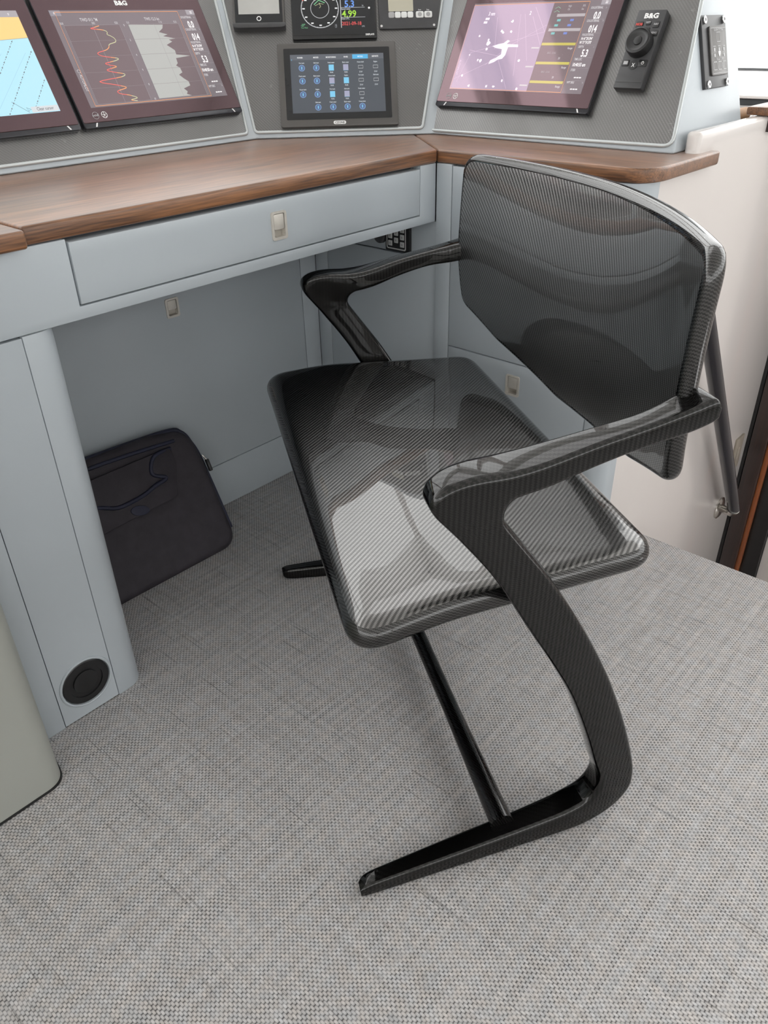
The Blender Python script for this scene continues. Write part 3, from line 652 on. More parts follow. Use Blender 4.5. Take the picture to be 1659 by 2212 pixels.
# --- chart display at the left edge
dA, cv = chart_display(PL, -0.378, 'chart display showing a yellow and pale blue sea chart')
cv.rect('screen', LIT((0.42, 0.80, 0.93)), -0.536, 0.090, -0.2195, 0.2635, 0.0001)
cv.poly('land_area', LIT((0.95, 0.66, 0.22)), [(-0.536,0.2000),(-0.222,0.2170),(-0.2195,0.2172),(-0.2195,0.2635),(-0.536,0.2635)], 0.0003)
cv.line('coastline', LIT((0.35,0.35,0.30)), [(-0.536,0.2000),(-0.2195,0.2172)], 0.0008, 0.0004)
cv.poly('menu_tile', LIT((0.36,0.37,0.39)), [(-0.285,0.2635),(-0.278,0.2525),(-0.2195,0.2525),(-0.2195,0.2635)], 0.0005); cv.text('menu_tile', W1, '\u2261', -0.236, 0.2545, 0.008, 'CENTER', n=0.0007)
DK = LIT((0.07,0.10,0.11))
for k in range(9):
    x0 = -0.62+k*0.0440; p0 = Vector((x0, 0.092)); p1 = Vector((x0+0.108, 0.200+0.017*(x0+0.644)/0.316))
    L_ = (p1-p0).length; nn = int(L_/0.0055)
    for j in range(nn):
        q = p0+(p1-p0)*(j/nn); q2 = p0+(p1-p0)*((j+0.5)/nn)
        if -0.535 < q.x < -0.221 and q2.x < -0.221:
            cv.line('chart_line', DK, [q, q2], 0.0007, 0.0005)
            if j % 2 == 0: cv.rect('chart_line', DK, q.x-0.0009, q.y-0.0009, q.x+0.0009, q.y+0.0009, 0.0006)
    if x0+0.022 > -0.535 and x0+0.122 < -0.221: cv.line('chart_contour', LIT((0.30,0.62,0.78)), [(x0+0.022,0.093),(x0+0.120,0.192)], 0.0005, 0.0005)
cv.line('chart_line', DK, [(-0.300,0.112),(-0.276,0.092)], 0.0006, 0.0005); cv.line('chart_line', DK, [(-0.279,0.1005),(-0.2765,0.0945),(-0.271,0.0965)], 0.0008, 0.0005, True)
cv.rect('cursor_button', LIT((0.62,0.70,0.72)), -0.2710, 0.0910, -0.2205, 0.1010, 0.0007); cv.text('cursor_button', LIT((0.10,0.12,0.13)), 'Clear cursor', -0.2458, 0.0938, 0.0078, 'CENTER', 0.78, 0.01, n=0.0010)
cv.build()
# --- radar display on the right face
dR, cv = chart_display(PR, -0.005, 'chart display showing white radar echoes and a target list')
LAV = LIT((0.36, 0.30, 0.42)); WHT = LIT((0.92, 0.86, 0.95)); PNK = LIT((0.62,0.50,0.64))
cv.rect('screen', BG2, -0.163, 0.090, 0.153, 0.2635, 0.0001)
cv.poly('radar_picture', LAV, [(-0.163,0.0905),(0.030,0.0905),(0.030,0.2600),(-0.163,0.2600)], 0.0003)
cv.rect('target_list', BG1, 0.030, 0.0915, 0.107, 0.2595, 0.0003)
cv.line('focus_frame', ORG, [(-0.161,0.0915),(0.1085,0.0915),(0.1085,0.2600),(-0.161,0.2600)], 0.0011, 0.0007, True)
for a, b in (((-0.135,0.165),(0.028,0.205)),((-0.135,0.165),(-0.150,0.105)),((-0.060,0.150),(-0.020,0.095)),((-0.062,0.155),(-0.160,0.110)),((-0.095,0.235),(-0.078,0.172)),((-0.040,0.240),(-0.012,0.120)),((-0.030,0.240),(0.008,0.150)),((-0.010,0.235),(0.028,0.180)),((-0.140,0.170),(-0.060,0.158)),((-0.060,0.170),(0.028,0.218)),((-0.010,0.253),(0.029,0.205)),((-0.090,0.140),(-0.060,0.165))):
    cv.line('radar_line', PNK, [a, b], 0.0007, 0.0005)
def blob(x, y, r, k=9, seed=0):
    rnd = random.Random(seed); return [(x+r*(0.6+0.7*rnd.random())*math.cos(2*math.pi*i/k), y+r*(0.6+0.7*rnd.random())*math.sin(2*math.pi*i/k)) for i in range(k)]
echo = [(-0.086,0.178),(-0.072,0.182),(-0.060,0.184),(-0.052,0.190),(-0.046,0.188),(-0.052,0.182),(-0.024,0.181),(-0.022,0.176),(-0.046,0.176),(-0.047,0.160),(-0.052,0.153),(-0.062,0.151),(-0.070,0.146),(-0.082,0.142),(-0.080,0.150),(-0.068,0.155),(-0.058,0.162),(-0.060,0.172),(-0.076,0.174)]
cv.poly('radar_echo', WHT, echo, 0.0006)
for i, (x, y, r) in enumerate(((-0.098,0.184,0.005),(-0.100,0.190,0.003),(-0.070,0.205,0.003),(-0.074,0.208,0.003),(-0.050,0.206,0.003),(-0.055,0.226,0.003),(-0.098,0.172,0.003),(-0.112,0.150,0.003),(-0.104,0.149,0.004),(-0.140,0.118,0.003),(-0.126,0.198,0.0025),(-0.137,0.160,0.002),(-0.010,0.150,0.003),(-0.115,0.098,0.003),(-0.070,0.098,0.003),(-0.052,0.098,0.003),(-0.036,0.110,0.003),(0.005,0.095,0.003))):
    cv.poly('radar_echo', WHT, blob(x, y, r, 8, i), 0.0006)
cv.text('readout', WHT, '3 nm', -0.120, 0.2390, 0.0100, 'LEFT', 0.8, 0.03); cv.rect('readout', WHT, -0.124, 0.2300, -0.114, 0.2345, 0.0005); cv.rect('readout', WHT, -0.126, 0.2230, -0.117, 0.2275, 0.0005)
cv.text('readout', WHT, '2', -0.018, 0.2385, 0.010, 'CENTER', 0.8, 0.03)
cv.text('readout', PNK, 'AUTOPILOT', -0.1585, 0.150, 0.0075, 'LEFT', 0.75, 0.02, rot=-math.pi/2)
TEAL = LIT((0.12,0.52,0.50)); BLU = LIT((0.10,0.22,0.60)); GRY = LIT((0.40,0.40,0.41)); OLV = LIT((0.52,0.49,0.05))
cv.rect('list_bar', GRY, 0.045, 0.2330, 0.1065, 0.2385, 0.0005); cv.rect('list_bar', GRY, 0.036, 0.2060, 0.1065, 0.2115, 0.0005)
for x, y, m in ((0.0485,0.2245,TEAL),(0.0775,0.2245,BLU),(0.0460,0.2150,TEAL),(0.0750,0.2150,BLU),(0.0445,0.2000,TEAL),(0.0720,0.2000,BLU)): cv.rect('list_entry', m, x, y, x+0.008, y+0.0042, 0.0005)
for y in (0.1795, 0.1435, 0.1075):
    cv.rect('list_highlight', OLV, 0.031, y, 0.1065, y+0.0050, 0.0005); cv.rect('list_entry', G1, 0.010, y-0.0065, 0.028, y-0.0035, 0.0007)
    cv.text('list_text', G1, 'Range', 0.0920, y-0.0070, 0.0055, 'LEFT', 0.8, 0.02)
    if y < 0.12: continue
    cv.text('list_text', G2, 'BRG  COG', 0.050, y-0.0160, 0.0052, 'LEFT', 0.8, 0.02); cv.text('list_text', G1, '20', 0.078, y-0.0260, 0.0055, 'LEFT', 0.8, 0.02); cv.text('list_text', G2, '-', 0.085, y-0.0190, 0.006)
cv.text('list_text', G1, 'High', 0.0640, 0.2510, 0.0055); cv.text('list_text', G1, 'On', 0.0645, 0.2450, 0.0055); cv.text('list_text', G1, '30%', 0.0950, 0.2510, 0.0055); cv.text('list_text', G1, 'Sea', 0.0945, 0.2450, 0.0055)
cv.line('list_text', LIT((0.2,0.45,0.3)), [(0.036,0.249),(0.042,0.252),(0.048,0.249)], 0.001); cv.line('list_text', LIT((0.2,0.45,0.3)), [(0.036,0.242),(0.042,0.245),(0.048,0.242)], 0.001)
data_column(cv, 0.1125, '10:40:55 am')
cv.build()

# --- touch display on the diagonal face
W1 = LIT((0.95, 0.95, 0.95), 1.0, False); G1 = LIT((0.55, 0.56, 0.57), 1.0, False); G2 = LIT((0.30, 0.30, 0.31), 1.0, False); REDL = LIT((0.80, 0.13, 0.10), 1.0, False); LIME = LIT((0.55, 0.58, 0.33), 1.0, False)
td = thing('touch_display', 'grey framed touch display with rows of blue icons', 'display', mat=PM.mat(0, 0.019, N0))
def lp(t, name, poly, a, b, mat, bev=0.0, seg=2): return prism(name, poly, a, b, XY, mat, t, bev, seg, local=True)
lp(td, 'bezel', rrect(-0.1265,0.0,0.1265,0.1745,0.004,3), -0.001, 0.010, MAT['bezel_grey'], 0.0025)
lp(td, 'glass', rrect(-0.1135,0.0145,0.1130,0.1625,0.002,2), 0.0095, 0.0106, MAT['glass_dark'])
cv = Canvas(td, 0, 0.019, 0.0106)
cv.rect('screen', LIT((0.075,0.085,0.10), 1.0, False), -0.1, 0.047, 0.1, 0.1685, 0.0001)
cv.rect('tab_bar', LIT((0.115,0.125,0.145), 1.0, False), -0.1, 0.1570, 0.1, 0.1685, 0.0002); cv.rect('active_tab', LIT((0.10,0.46,0.78), 1.0, False), 0.033, 0.1575, 0.0665, 0.1665, 0.0004)
for x, s in ((-0.079,'POWER'),(-0.045,'MODES'),(-0.013,'MONITORING'),(0.019,'FAVES'),(0.050,'METERS'),(0.082,'REPORTS')): cv.text('tab_text', W1 if s != 'METERS' else LIT((0.75,0.88,0.97), 1.0, False), s, x, 0.1605, 0.0042, 'CENTER', 0.8, 0.02)
CY = LIT((0.20,0.48,0.66), 1.0, False); CYB = LIT((0.22,0.60,0.85), 1.0, False); LVB = LIT((0.38,0.38,0.52), 1.0, False); IC = LIT((0.20,0.34,0.62), 1.0, False); WT = LIT((0.62,0.66,0.70), 1.0, False)
xs = [-0.076,-0.045,-0.013,0.018,0.050,0.082]; ys = [0.1405,0.1135,0.0855,0.0585]
def circ(x, y):
    cv.ring('round_gauge', IC, x, y, 0.0060, 0.0014); cv.poly('round_gauge', LIT((0.10,0.16,0.30), 1.0, False), arc(x, y, 0.0050, 0, 340, 14), 0.0003); cv.rect('round_gauge', CYB, x-0.001, y-0.003, x+0.001, y+0.003, 0.0005)
cap = ['Port tank','Stbd tank','Fresh water','Black water','House bank','Engine']
for r, y in enumerate(ys):
    for c, x in enumerate(xs):
        if r == 3 and c in (0, 5): continue
        if r == 2 and c == 5: continue
        if c < 2 or r == 3: circ(x, y)
        elif c < 4:
            cv.rect('level_tile', CYB if (r+c) % 2 == 0 else LVB, x-0.0055, y-0.0060, x+0.0055, y+0.0060, 0.0004); cv.rect('tile_edge', CY, x-0.0055, y-0.0066, x+0.0055, y-0.0060, 0.0004)
        else: cv.line('battery_icon', G1, [(x-0.0050,y-0.0030),(x+0.0050,y-0.0030),(x+0.0050,y+0.0030),(x-0.0050,y+0.0030)], 0.0009, 0.0004, True)
        if c >= 2 and r < 3: cv.text('value_text', WT, '70.0%' if c < 4 else '27.6V', x, y-0.0115, 0.0040, 'CENTER', 0.75, 0.02)
        cv.text('caption_text', WT, cap[(c+2*r) % 6], x, y+0.0090, 0.0040, 'CENTER', 0.75, 0.02)
cv.text('tab_text', CYB, '\u2261', -0.097, 0.1555, 0.006, 'CENTER')
cv.poly('maker_badge', MAT['ink'], rrect(-0.0140,0.0225,0.0130,0.0300,0.0036,4), -0.0004); cv.text('maker_badge', MAT['ink_dark'], 'CZONE', -0.0005, 0.0238, 0.0066, 'CENTER', 0.9, 0.02, n=0.0)
cv.build()
# --- wind instrument
wi = thing('wind_display', 'black instrument with a round wind dial and coloured digits', 'display', mat=PM.mat(0, 0.200, N0))
lp(wi, 'housing', rrect(-0.0920,0.0,0.0890,0.135,0.003,2), -0.001, 0.011, MAT['black'], 0.0015)
lp(wi, 'glass', rrect(-0.0905,0.0075,0.0860,0.1335,0.002,2), 0.0105, 0.0116, MAT['glass_dark'])
cv = Canvas(wi, 0, 0.200, 0.0116); cxx, cyy = -0.031, 0.2620
cv.ring('dial', G1, cxx, cyy, 0.0395, 0.0016, seg=40); cv.ring('inner_dial', G1, cxx, cyy, 0.0195, 0.0011, seg=32)
cv.ring('red_sector', REDL, cxx, cyy, 0.0395, 0.0026, n=0.0006, seg=8, a0=128, a1=155); cv.ring('green_sector', LIT((0.16,0.40,0.22), 1.0, False), cxx, cyy, 0.0395, 0.0026, n=0.0006, seg=8, a0=25, a1=52)
for k in range(12):
    a = math.radians(30*k); cv.rect('dial_number', W1, cxx+0.0345*math.cos(a)-0.0026, cyy+0.0345*math.sin(a)-0.0012, cxx+0.0345*math.cos(a)+0.0026, cyy+0.0345*math.sin(a)+0.0012, 0.0005)
for k in range(36):
    a = math.radians(10*k); cv.line('dial_tick', G1, [(cxx+0.0375*math.cos(a), cyy+0.0375*math.sin(a)), (cxx+0.039*math.cos(a), cyy+0.039*math.sin(a))], 0.0006)
GR = LIT((0.20,0.55,0.28), 1.0, False)
cv.line('boat_arrow', GR, [(cxx-0.012,cyy+0.008),(cxx-0.002,cyy+0.017),(cxx+0.011,cyy+0.0115)], 0.0018); cv.line('boat_arrow', LIME, [(cxx-0.010,cyy+0.006),(cxx+0.001,cyy+0.0105),(cxx+0.008,cyy+0.0085)], 0.0008)
cv.line('boat_arrow', LIME, [(cxx-0.001,cyy+0.012),(cxx+0.002,cyy+0.004),(cxx-0.001,cyy+0.001)], 0.0009); cv.line('inner_dial', G1, [(cxx-0.012,cyy+0.0165),(cxx-0.004,cyy+0.040),(cxx+0.004,cyy+0.040),(cxx+0.012,cyy+0.0165)], 0.0010)
cv.rect('column_rule', G1, 0.0125, 0.2215, 0.0140, 0.300, 0.0004)
BL = LIT((0.16,0.34,0.85), 1.0, False); LG = LIT((0.40,0.72,0.06), 1.0, False); RD = LIT((0.78,0.10,0.10), 1.0, False)
cv.text('blue_digits', BL, '74.7', 0.018, 0.2875, 0.0180, 'LEFT', 0.9, 0.02); cv.text('blue_digits', BL, '5.3', 0.0215, 0.2640, 0.0190, 'LEFT', 0.95, 0.02); cv.text('green_digits', LG, '4.99', 0.0155, 0.2437, 0.0190, 'LEFT', 0.95, 0.02); cv.text('red_digits', RD, '2021-09-18', 0.0145, 0.2265, 0.0105, 'LEFT', 0.86, 0.01)
for y in (0.2855, 0.2625, 0.2425): cv.rect('column_rule', G1, 0.014, y, 0.065, y+0.0008, 0.0004)
for y, s in ((0.2800,'Temperature Surface'),(0.2585,'Speed water'),(0.2385,'Date UTC')): cv.text('caption_text', WT, s, 0.0145, y, 0.0052, 'LEFT', 0.75, 0.01)
cv.text('caption_text', WT, '\u00b0F', 0.0590, 0.2880, 0.0050); cv.text('caption_text', WT, 'kn', 0.0590, 0.2650, 0.0050); cv.text('caption_text', WT, 'UTC', 0.0570, 0.2222, 0.0045)
cv.text('caption_text', GR, '-27\u00b0', -0.0730, 0.2260, 0.0070, 'LEFT', 0.8, 0.02); cv.text('caption_text', GR, 'True Wind', -0.0730, 0.2215, 0.0045)
cv.text('caption_text', WT, '1.2.1', 0.0035, 0.2215, 0.0060, rot=math.pi/2); cv.text('maker_name', MAT['ink'], 'DISPLAYS', 0.0640, 0.2050, 0.0052, 'LEFT', 0.85, 0.03)
cv.poly('status_light', W1, arc(0.0740, 0.2615, 0.0022, 0, 330, 10), 0.0004)
cv.build()
# --- compact display with round home button
cd = thing('compact_display', 'compact display with pale blank screen and round home button', 'display', mat=PM.mat(-0.161, 0.224, N0))
lp(cd, 'housing', rrect(-0.0545,0.008,0.0545,0.125,0.006,3), -0.001, 0.012, MAT['bezel_grey'], 0.003)
lp(cd, 'glass', rrect(-0.0500,0.0110,0.0500,0.1220,0.003,3), 0.0115, 0.0126, MAT['glass_dark'])
lp(cd, 'bottom_lip', round_poly([(-0.0565,0.010),(-0.0550,0.0020),(-0.045,0.0),(0.045,0.0),(0.0550,0.0020),(0.0565,0.010)], 0.003, 3), -0.001, 0.016, MAT['dark'], 0.003)
cv = Canvas(cd, -0.161, 0.224, 0.0126); cv.rect('screen', MAT['lcd_grey'], -0.2035, 0.2530, -0.1170, 0.345, 0.0002); cv.ring('home_button', MAT['ink'], -0.161, 0.2435, 0.0042, 0.0016); cv.build()
# --- control panel with keys and lcd
ap = thing('control_panel', 'dark control panel with small beige screen and pale keys', 'control panel', mat=PM.mat(0.158, 0.221, N0))
lp(ap, 'face_plate', round_poly([(-0.0635,0.0),(0.0610,0.0),(0.0800,0.118),(-0.0635,0.118)], 0.004, 3), -0.001, 0.005, MAT['dark'], 0.0015)
lp(ap, 'screen', rrect(-0.0420,0.0355,0.0115,0.0600,0.001,1), 0.0045, 0.0056, MAT['lcd'])
for k in range(4): lp(ap, 'key', rrect(-0.0425+k*0.0136,0.0215,-0.0298+k*0.0136,0.0342,0.003,3), 0.0045, 0.0068, MAT['key_lit'] if k else MAT['key'], 0.0008)
for k in range(2):
    kk = lp(ap, 'start_stop_key', rrect(0.0165+k*0.0182,0.0210,0.0335+k*0.0182,0.0345,0.003,3), 0.0045, 0.0068, MAT['key_lit'], 0.0008)
    lp(kk, 'key_symbol', arc(0.025+k*0.0182, 0.0278, 0.0045, 0, 345, 14), 0.0064, 0.0071, MAT['key'])
for x in (-0.0585, 0.0550): lp(ap, 'screw', arc(x, 0.0055, 0.0026, 0, 340, 12), 0.0045, 0.0060, MAT['screw'])
cv = Canvas(ap, 0.158, 0.221, 0.005); cv.text('key_caption', MAT['ink'], 'Start', 0.183, 0.2575, 0.0042, 'CENTER', 0.8); cv.text('key_caption', MAT['ink'], 'Stop', 0.201, 0.2575, 0.0042, 'CENTER', 0.8); cv.build()
# --- remote controller with rotary knob
rc = thing('rotary_controller', 'slim black controller with keys and a large rotary knob', 'controller', mat=PR.mat(0.2435, 0.103, N0))
lp(rc, 'body', rrect(-0.0275,0.0,0.0275,0.1375,0.0015,2), -0.001, 0.016, MAT['dark'], 0.0012)
lp(rc, 'lower_panel', rrect(-0.0262,0.010,0.0262,0.034,0.001,2), 0.0155, 0.0166, MAT['dark'], 0.0004)
n = 36
kb = thing_parts = None
V = []; prof = [(0.0240,0.0155),(0.0240,0.0300),(0.0228,0.0335),(0.0200,0.0345),(0.0170,0.0320),(0.0130,0.0312),(0.0080,0.0305),(0.0072,0.0318),(0.0040,0.0326)]
F = []
for r, d in prof:
    for k in range(n): V.append((-0.0015+r*math.cos(2*math.pi*k/n), 0.0765+r*math.sin(2*math.pi*k/n), d))
for i in range(len(prof)-1):
    for k in range(n): F.append((i*n+k, i*n+(k+1) % n, (i+1)*n+(k+1) % n, (i+1)*n+k))
F.append(list(range((len(prof)-1)*n, len(prof)*n)))
mesh('knob', V, F, MAT['black'], rc, smooth=True, local=True, sharp=30)
for x, y, w, h in ((-0.0165,0.1115,0.007,0.0055),(0.0,0.1150,0.005,0.0040),(0.0160,0.1115,0.006,0.0055),(0.0,0.1005,0.0065,0.0060),(-0.0165,0.0965,0.0065,0.0045),(0.0165,0.0965,0.0075,0.0050),(-0.0185,0.0440,0.0070,0.0055),(0.0155,0.0440,0.0085,0.0060)):
    lp(rc, 'key', rrect(x-w, y-h, x+w, y+h, 0.0015, 2), 0.0155, 0.0172, MAT['black'], 0.0005)
lp(rc, 'key', arc(-0.002, 0.0405, 0.0085, 0, 345, 18), 0.0155, 0.0172, MAT['black'])
cv = Canvas(rc, 0.2435, 0.103, 0.0162); cv.text('logo', MAT['ink'], 'B&G', 0.2450, 0.2255, 0.0120, 'CENTER', 1.2, 0.045)
cv.text('key_mark', MAT['ink_red'], 'MOB', 0.2268, 0.2125, 0.0060, 'CENTER', 1.0, 0.05, n=0.0014)
for x, y, s in ((0.2435,0.2160,'WPT'),(0.2595,0.2130,'NAV'),(0.2435,0.2020,'WIND'),(0.2270,0.1965,'GOTO'),(0.2600,0.1980,'MENU')): cv.text('key_mark', MAT['ink_grey'], s, x, y, 0.0048, 'CENTER', 0.9, 0.03, n=0.0014)
cv.rect('key_mark', MAT['ink_grey'], 0.2215, 0.1440, 0.2300, 0.1500, 0.0014); cv.text('key_mark', MAT['ink'], 'X', 0.2420, 0.1400, 0.0090, 'CENTER', 0.9, 0.02, n=0.0014); cv.ring('key_mark', MAT['ink'], 0.2590, 0.1470, 0.0024, 0.0007, 0.0014); cv.rect('key_mark', MAT['ink'], 0.2586, 0.1470, 0.2594, 0.1500, 0.0014)
cv.build()
# --- alarm panel on the sloping console end
def end_mat(x, z, n):
    v = Vector((0, 0.28, 1)).normalized(); h = Vector((1, 0, 0)); nn = h.cross(v); p = Vector((x, 0.632+0.28*(z-0.79), z))+nn*n
    return Matrix(((h.x, v.x, nn.x, p.x), (h.y, v.y, nn.y, p.y), (h.z, v.z, nn.z, p.z), (0, 0, 0, 1)))
al = thing('alarm_panel', 'narrow dark panel with four steel screws on the console end', 'control panel', mat=end_mat(1.672, 0.882, 0.0005))
lp(al, 'back_plate', rrect(-0.054,0.0,0.056,0.121,0.002,2), -0.002, 0.006, MAT['dark'], 0.0012)
lp(al, 'face', rrect(-0.030,0.020,0.046,0.102,0.004,3), 0.0055, 0.010, MAT['bezel_grey'], 0.0012)
for x in (-0.042, 0.044):
    for y in (0.007, 0.113):
        sw = lp(al, 'screw', arc(x, y, 0.0068, 0, 345, 18), 0.0055, 0.0095, MAT['screw'], 0.0012); lp(sw, 'screw_socket', arc(x, y, 0.0030, 0, 300, 6), 0.0093, 0.0098, MAT['black'])
cv = Canvas(al, 0, 0, 0.010)
cv.line('print', MAT['ink_grey'], [(-0.025,0.0235),(0.042,0.0235),(0.042,0.0985),(-0.025,0.0985)], 0.0014, 0.0003, True); cv.text('print', MAT['ink_grey'], 'ALARM SYSTEM', 0.008, 0.0935, 0.0055, 'CENTER', 1.1, 0.02)
cv.line('print', MAT['ink_grey'], [(0.000,0.0760),(0.0165,0.0760),(0.0165,0.0915),(0.000,0.0915)], 0.0012, 0.0003, True)
for x in (-0.013, 0.0085, 0.030):
    cv.rect('print', MAT['ink_grey'], x-0.006, 0.0680, x+0.006, 0.0692, 0.0003); cv.rect('print', MAT['ink_grey'], x-0.0035, 0.0605, x+0.0035, 0.0660, 0.0003)
    if x != 0.0085: cv.rect('print', MAT['ink_grey'], x-0.006, 0.0585, x+0.006, 0.0595, 0.0003); cv.rect('print', MAT['ink_grey'], x-0.0035, 0.0510, x+0.0035, 0.0565, 0.0003)
    cv.line('print', MAT['ink_grey'], rrect(x-0.0082, 0.0295, x+0.0082, 0.0425, 0.002, 2), 0.0013, 0.0003, True)
cv.poly('boat_mark', MAT['ink'], [(0.0085,0.0500),(0.0130,0.0550),(0.0140,0.0600),(0.0030,0.0600),(0.0040,0.0550)], 0.0004); cv.text('print', MAT['ink_grey'], 'BILGE PUMP', 0.0085, 0.0455, 0.0055, 'CENTER', 1.1, 0.02)
cv.build()

# ================================================================== CHAIR
TH = math.radians(-33.94); HW, CV, LEAN = 0.3794, 0.0721, 0.0353
chair = thing('armchair', 'glossy black carbon fibre chair with wide seat and skid legs', 'chair', mat=Matrix.Translation((0.646,0.758,0)) @ Matrix.Rotation(TH, 4, 'Z'))
pairs = [  # (edge A s,z), (edge B s,z), width: arm end -> nose -> leg -> heel -> skid tip
 ((0.386,0.668),(0.385,0.654),0.028),((0.380,0.676),(0.375,0.647),0.045),((0.356,0.671),(0.347,0.640),0.041),((0.312,0.661),(0.302,0.634),0.034),((0.252,0.650),(0.252,0.623),0.038),
 ((0.196,0.638),(0.205,0.610),0.047),((0.160,0.634),(0.182,0.605),0.050),((0.126,0.635),(0.168,0.601),0.048),((0.100,0.632),(0.161,0.596),0.044),((0.083,0.624),(0.158,0.591),0.040),
 ((0.077,0.612),(0.1565,0.586),0.037),((0.082,0.599),(0.1565,0.581),0.035),((0.096,0.581),(0.159,0.575),0.034),((0.111,0.562),(0.165,0.566),0.033),((0.144,0.517),(0.190,0.531),0.032),
 ((0.165,0.483),(0.214,0.497),0.032),((0.190,0.438),(0.240,0.455),0.032),((0.208,0.406),(0.260,0.422),0.032),((0.236,0.357),(0.290,0.368),0.033),((0.272,0.288),(0.324,0.300),0.034),
 ((0.305,0.206),(0.361,0.211),0.036),((0.328,0.140),(0.388,0.132),0.038),((0.340,0.105),(0.398,0.088),0.040),((0.339,0.080),(0.396,0.056),0.042),((0.326,0.059),(0.374,0.025),0.043),
 ((0.300,0.048),(0.336,0.006),0.043),((0.270,0.043),(0.292,0.001),0.041),((0.206,0.037),(0.206,0.0),0.037),((0.133,0.032),(0.133,0.0),0.033),((0.048,0.027),(0.048,0.0),0.027),((0.004,0.024),(0.003,0.001),0.023),((-0.009,0.018),(-0.008,0.005),0.016)]
def side_frame(side):
    st = catmull([(*a, *b, w) for a, b, w in pairs], 5); V = []; F = []; nc = None
    for (s1, z1, s2, z2, w) in st:
        c = Vector(((s1+s2)/2, (z1+z2)/2)); e = Vector((s1-s2, z1-z2))/2; a = max(e.length, 1e-4); en = e/a; b = w/2
        rc_ = min(a, b)*0.45; sec = []
        for qx, qy, a0 in ((1,1,0),(-1,1,90),(-1,-1,180),(1,-1,270)):
            for k in range(6):
                an = math.radians(a0+18*k); sec.append((qx*(a-rc_)+rc_*math.cos(an), qy*(b-rc_)+rc_*math.sin(an)))
        nc = len(sec)
        for al_, be in sec:
            p = c+en*al_; yo = HW-CV*p.x+LEAN*p.y; V.append((p.x, side*(yo-b-be), max(p.y, 0.0)))
    m = len(st)
    for i in range(m-1):
        for k in range(nc): F.append((i*nc+k, i*nc+(k+1) % nc, (i+1)*nc+(k+1) % nc, (i+1)*nc+k))
    F += [list(range(nc))[::-1], list(range((m-1)*nc, m*nc))]
    return mesh('side_frame', V, F, MAT['carb_frame'], chair, smooth=True, local=True)
side_frame(-1); side_frame(1)
def offset_in(poly, d):
    out = []; n = len(poly)
    for i in range(n):
        t = (Vector(poly[(i+1) % n])-Vector(poly[i-1])).normalized(); out.append((poly[i][0]-t.y*d, poly[i][1]+t.x*d))
    return out
def pillow(name, poly, R, T, base, put, mat, parent, inner=14, rim=None, nrim=3):
    """rounded-edge shell over a closed outline (counter-clockwise); base(p, d) = mid height"""
    V = []; F = []; n = len(poly); edge = []
    ds = [R*(1-math.cos(math.radians(a))) for a in (0, 15, 30, 45, 60, 75, 90)]
    last = offset_in(poly, R); cxm = sum(p[0] for p in last)/n; cym = sum(p[1] for p in last)/n
    rs = [(offset_in(poly, d) if d > 0 else poly, math.sqrt(max(0, 1-(1-d/R)**2)), [d]*n) for d in ds]
    for k in range(1, inner):
        f = 1-k/inner; ring = [(cxm+(p[0]-cxm)*f, cym+(p[1]-cym)*f) for p in last]
        rs.append((ring, 1.0, [R+(Vector(a)-Vector(b)).length for a, b in zip(ring, last)]))
    def addring(r, sgn):
        i0 = len(V)
        for p, d in zip(r[0], r[2]): V.append(put(p, base(p, d)+sgn*r[1]*T/2))
        return i0
    i_mid = addring(rs[0], 1); 
    for sgn in (1, -1):
        prev = i_mid
        for ri, r in enumerate(rs[1:]):
            cur = addring(r, sgn)
            if rim and ri < nrim: edge += range(len(F), len(F)+n)
            for k in range(n): F.append((prev+k, prev+(k+1) % n, cur+(k+1) % n, cur+k))
            prev = cur
        c = len(V); V.append(put((cxm, cym), base((cxm, cym), 1.0)+sgn*T/2))
        for k in range(n): F.append((prev+k, prev+(k+1) % n, c))
    o = mesh(name, V, F, mat, parent, smooth=True, local=True)
    if rim:
        o.data.materials.append(rim)
        for i in edge: o.data.polygons[i].material_index = 1
    return o
def dense(poly, step):
    out = []; n = len(poly)
    for i in range(n):
        a = Vector(poly[i]); b = Vector(poly[(i+1) % n]); k = max(1, int((b-a).length/step))
        for j in range(k): out.append(tuple(a+(b-a)*j/k))
    return out
def sstep(a, b, x): t = min(1, max(0, (x-a)/(b-a))); return t*t*(3-2*t)
seat_poly = dense(round_poly([(-0.004,-0.382),(0.383,-0.331),(0.383,0.331),(-0.004,0.382)], [0.042,0.045,0.045,0.042], 9), 0.02)
def seat_base(p, d):
    s, y = p
    u = (s-0.21)/0.19; v = y/0.36
    return 0.4545 - 0.008*max(0, 1-u*u)*max(0, 1-v*v) - 0.014*(1-sstep(-0.02, 0.13, s))
pillow('seat', seat_poly, 0.025, 0.040, seat_base, lambda p, h: (p[0], p[1], h), MAT['carb_seat'], chair, rim=MAT['carb_edge'], nrim=3)
back_poly = dense(round_poly([(-0.343,0.563),(-0.22,0.532),(0.0,0.517),(0.22,0.532),(0.343,0.563),(0.352,0.66),(0.349,0.815),(0.0,0.817),(-0.349,0.815),(-0.352,0.66)], [0.032,0.2,0.2,0.2,0.032,0.1,0.035,0,0.035,0.1], 8), 0.016)
def back_base(p, d):
    y, z = p; a = min(1.0, abs(y)/0.349)
    edge = 0.364 + (0.9 if z < 0.66 else 0.22)*(z-0.66)**2
    bulge = 0.022+0.055*(z-0.52)/0.29
    return -(edge + bulge*(1-a*a))
bk = pillow('backrest', back_poly, 0.011, 0.024, back_base, lambda p, h: (-h, p[0], p[1]), MAT['carb_back'], chair, rim=MAT['carb_edge'], nrim=6)
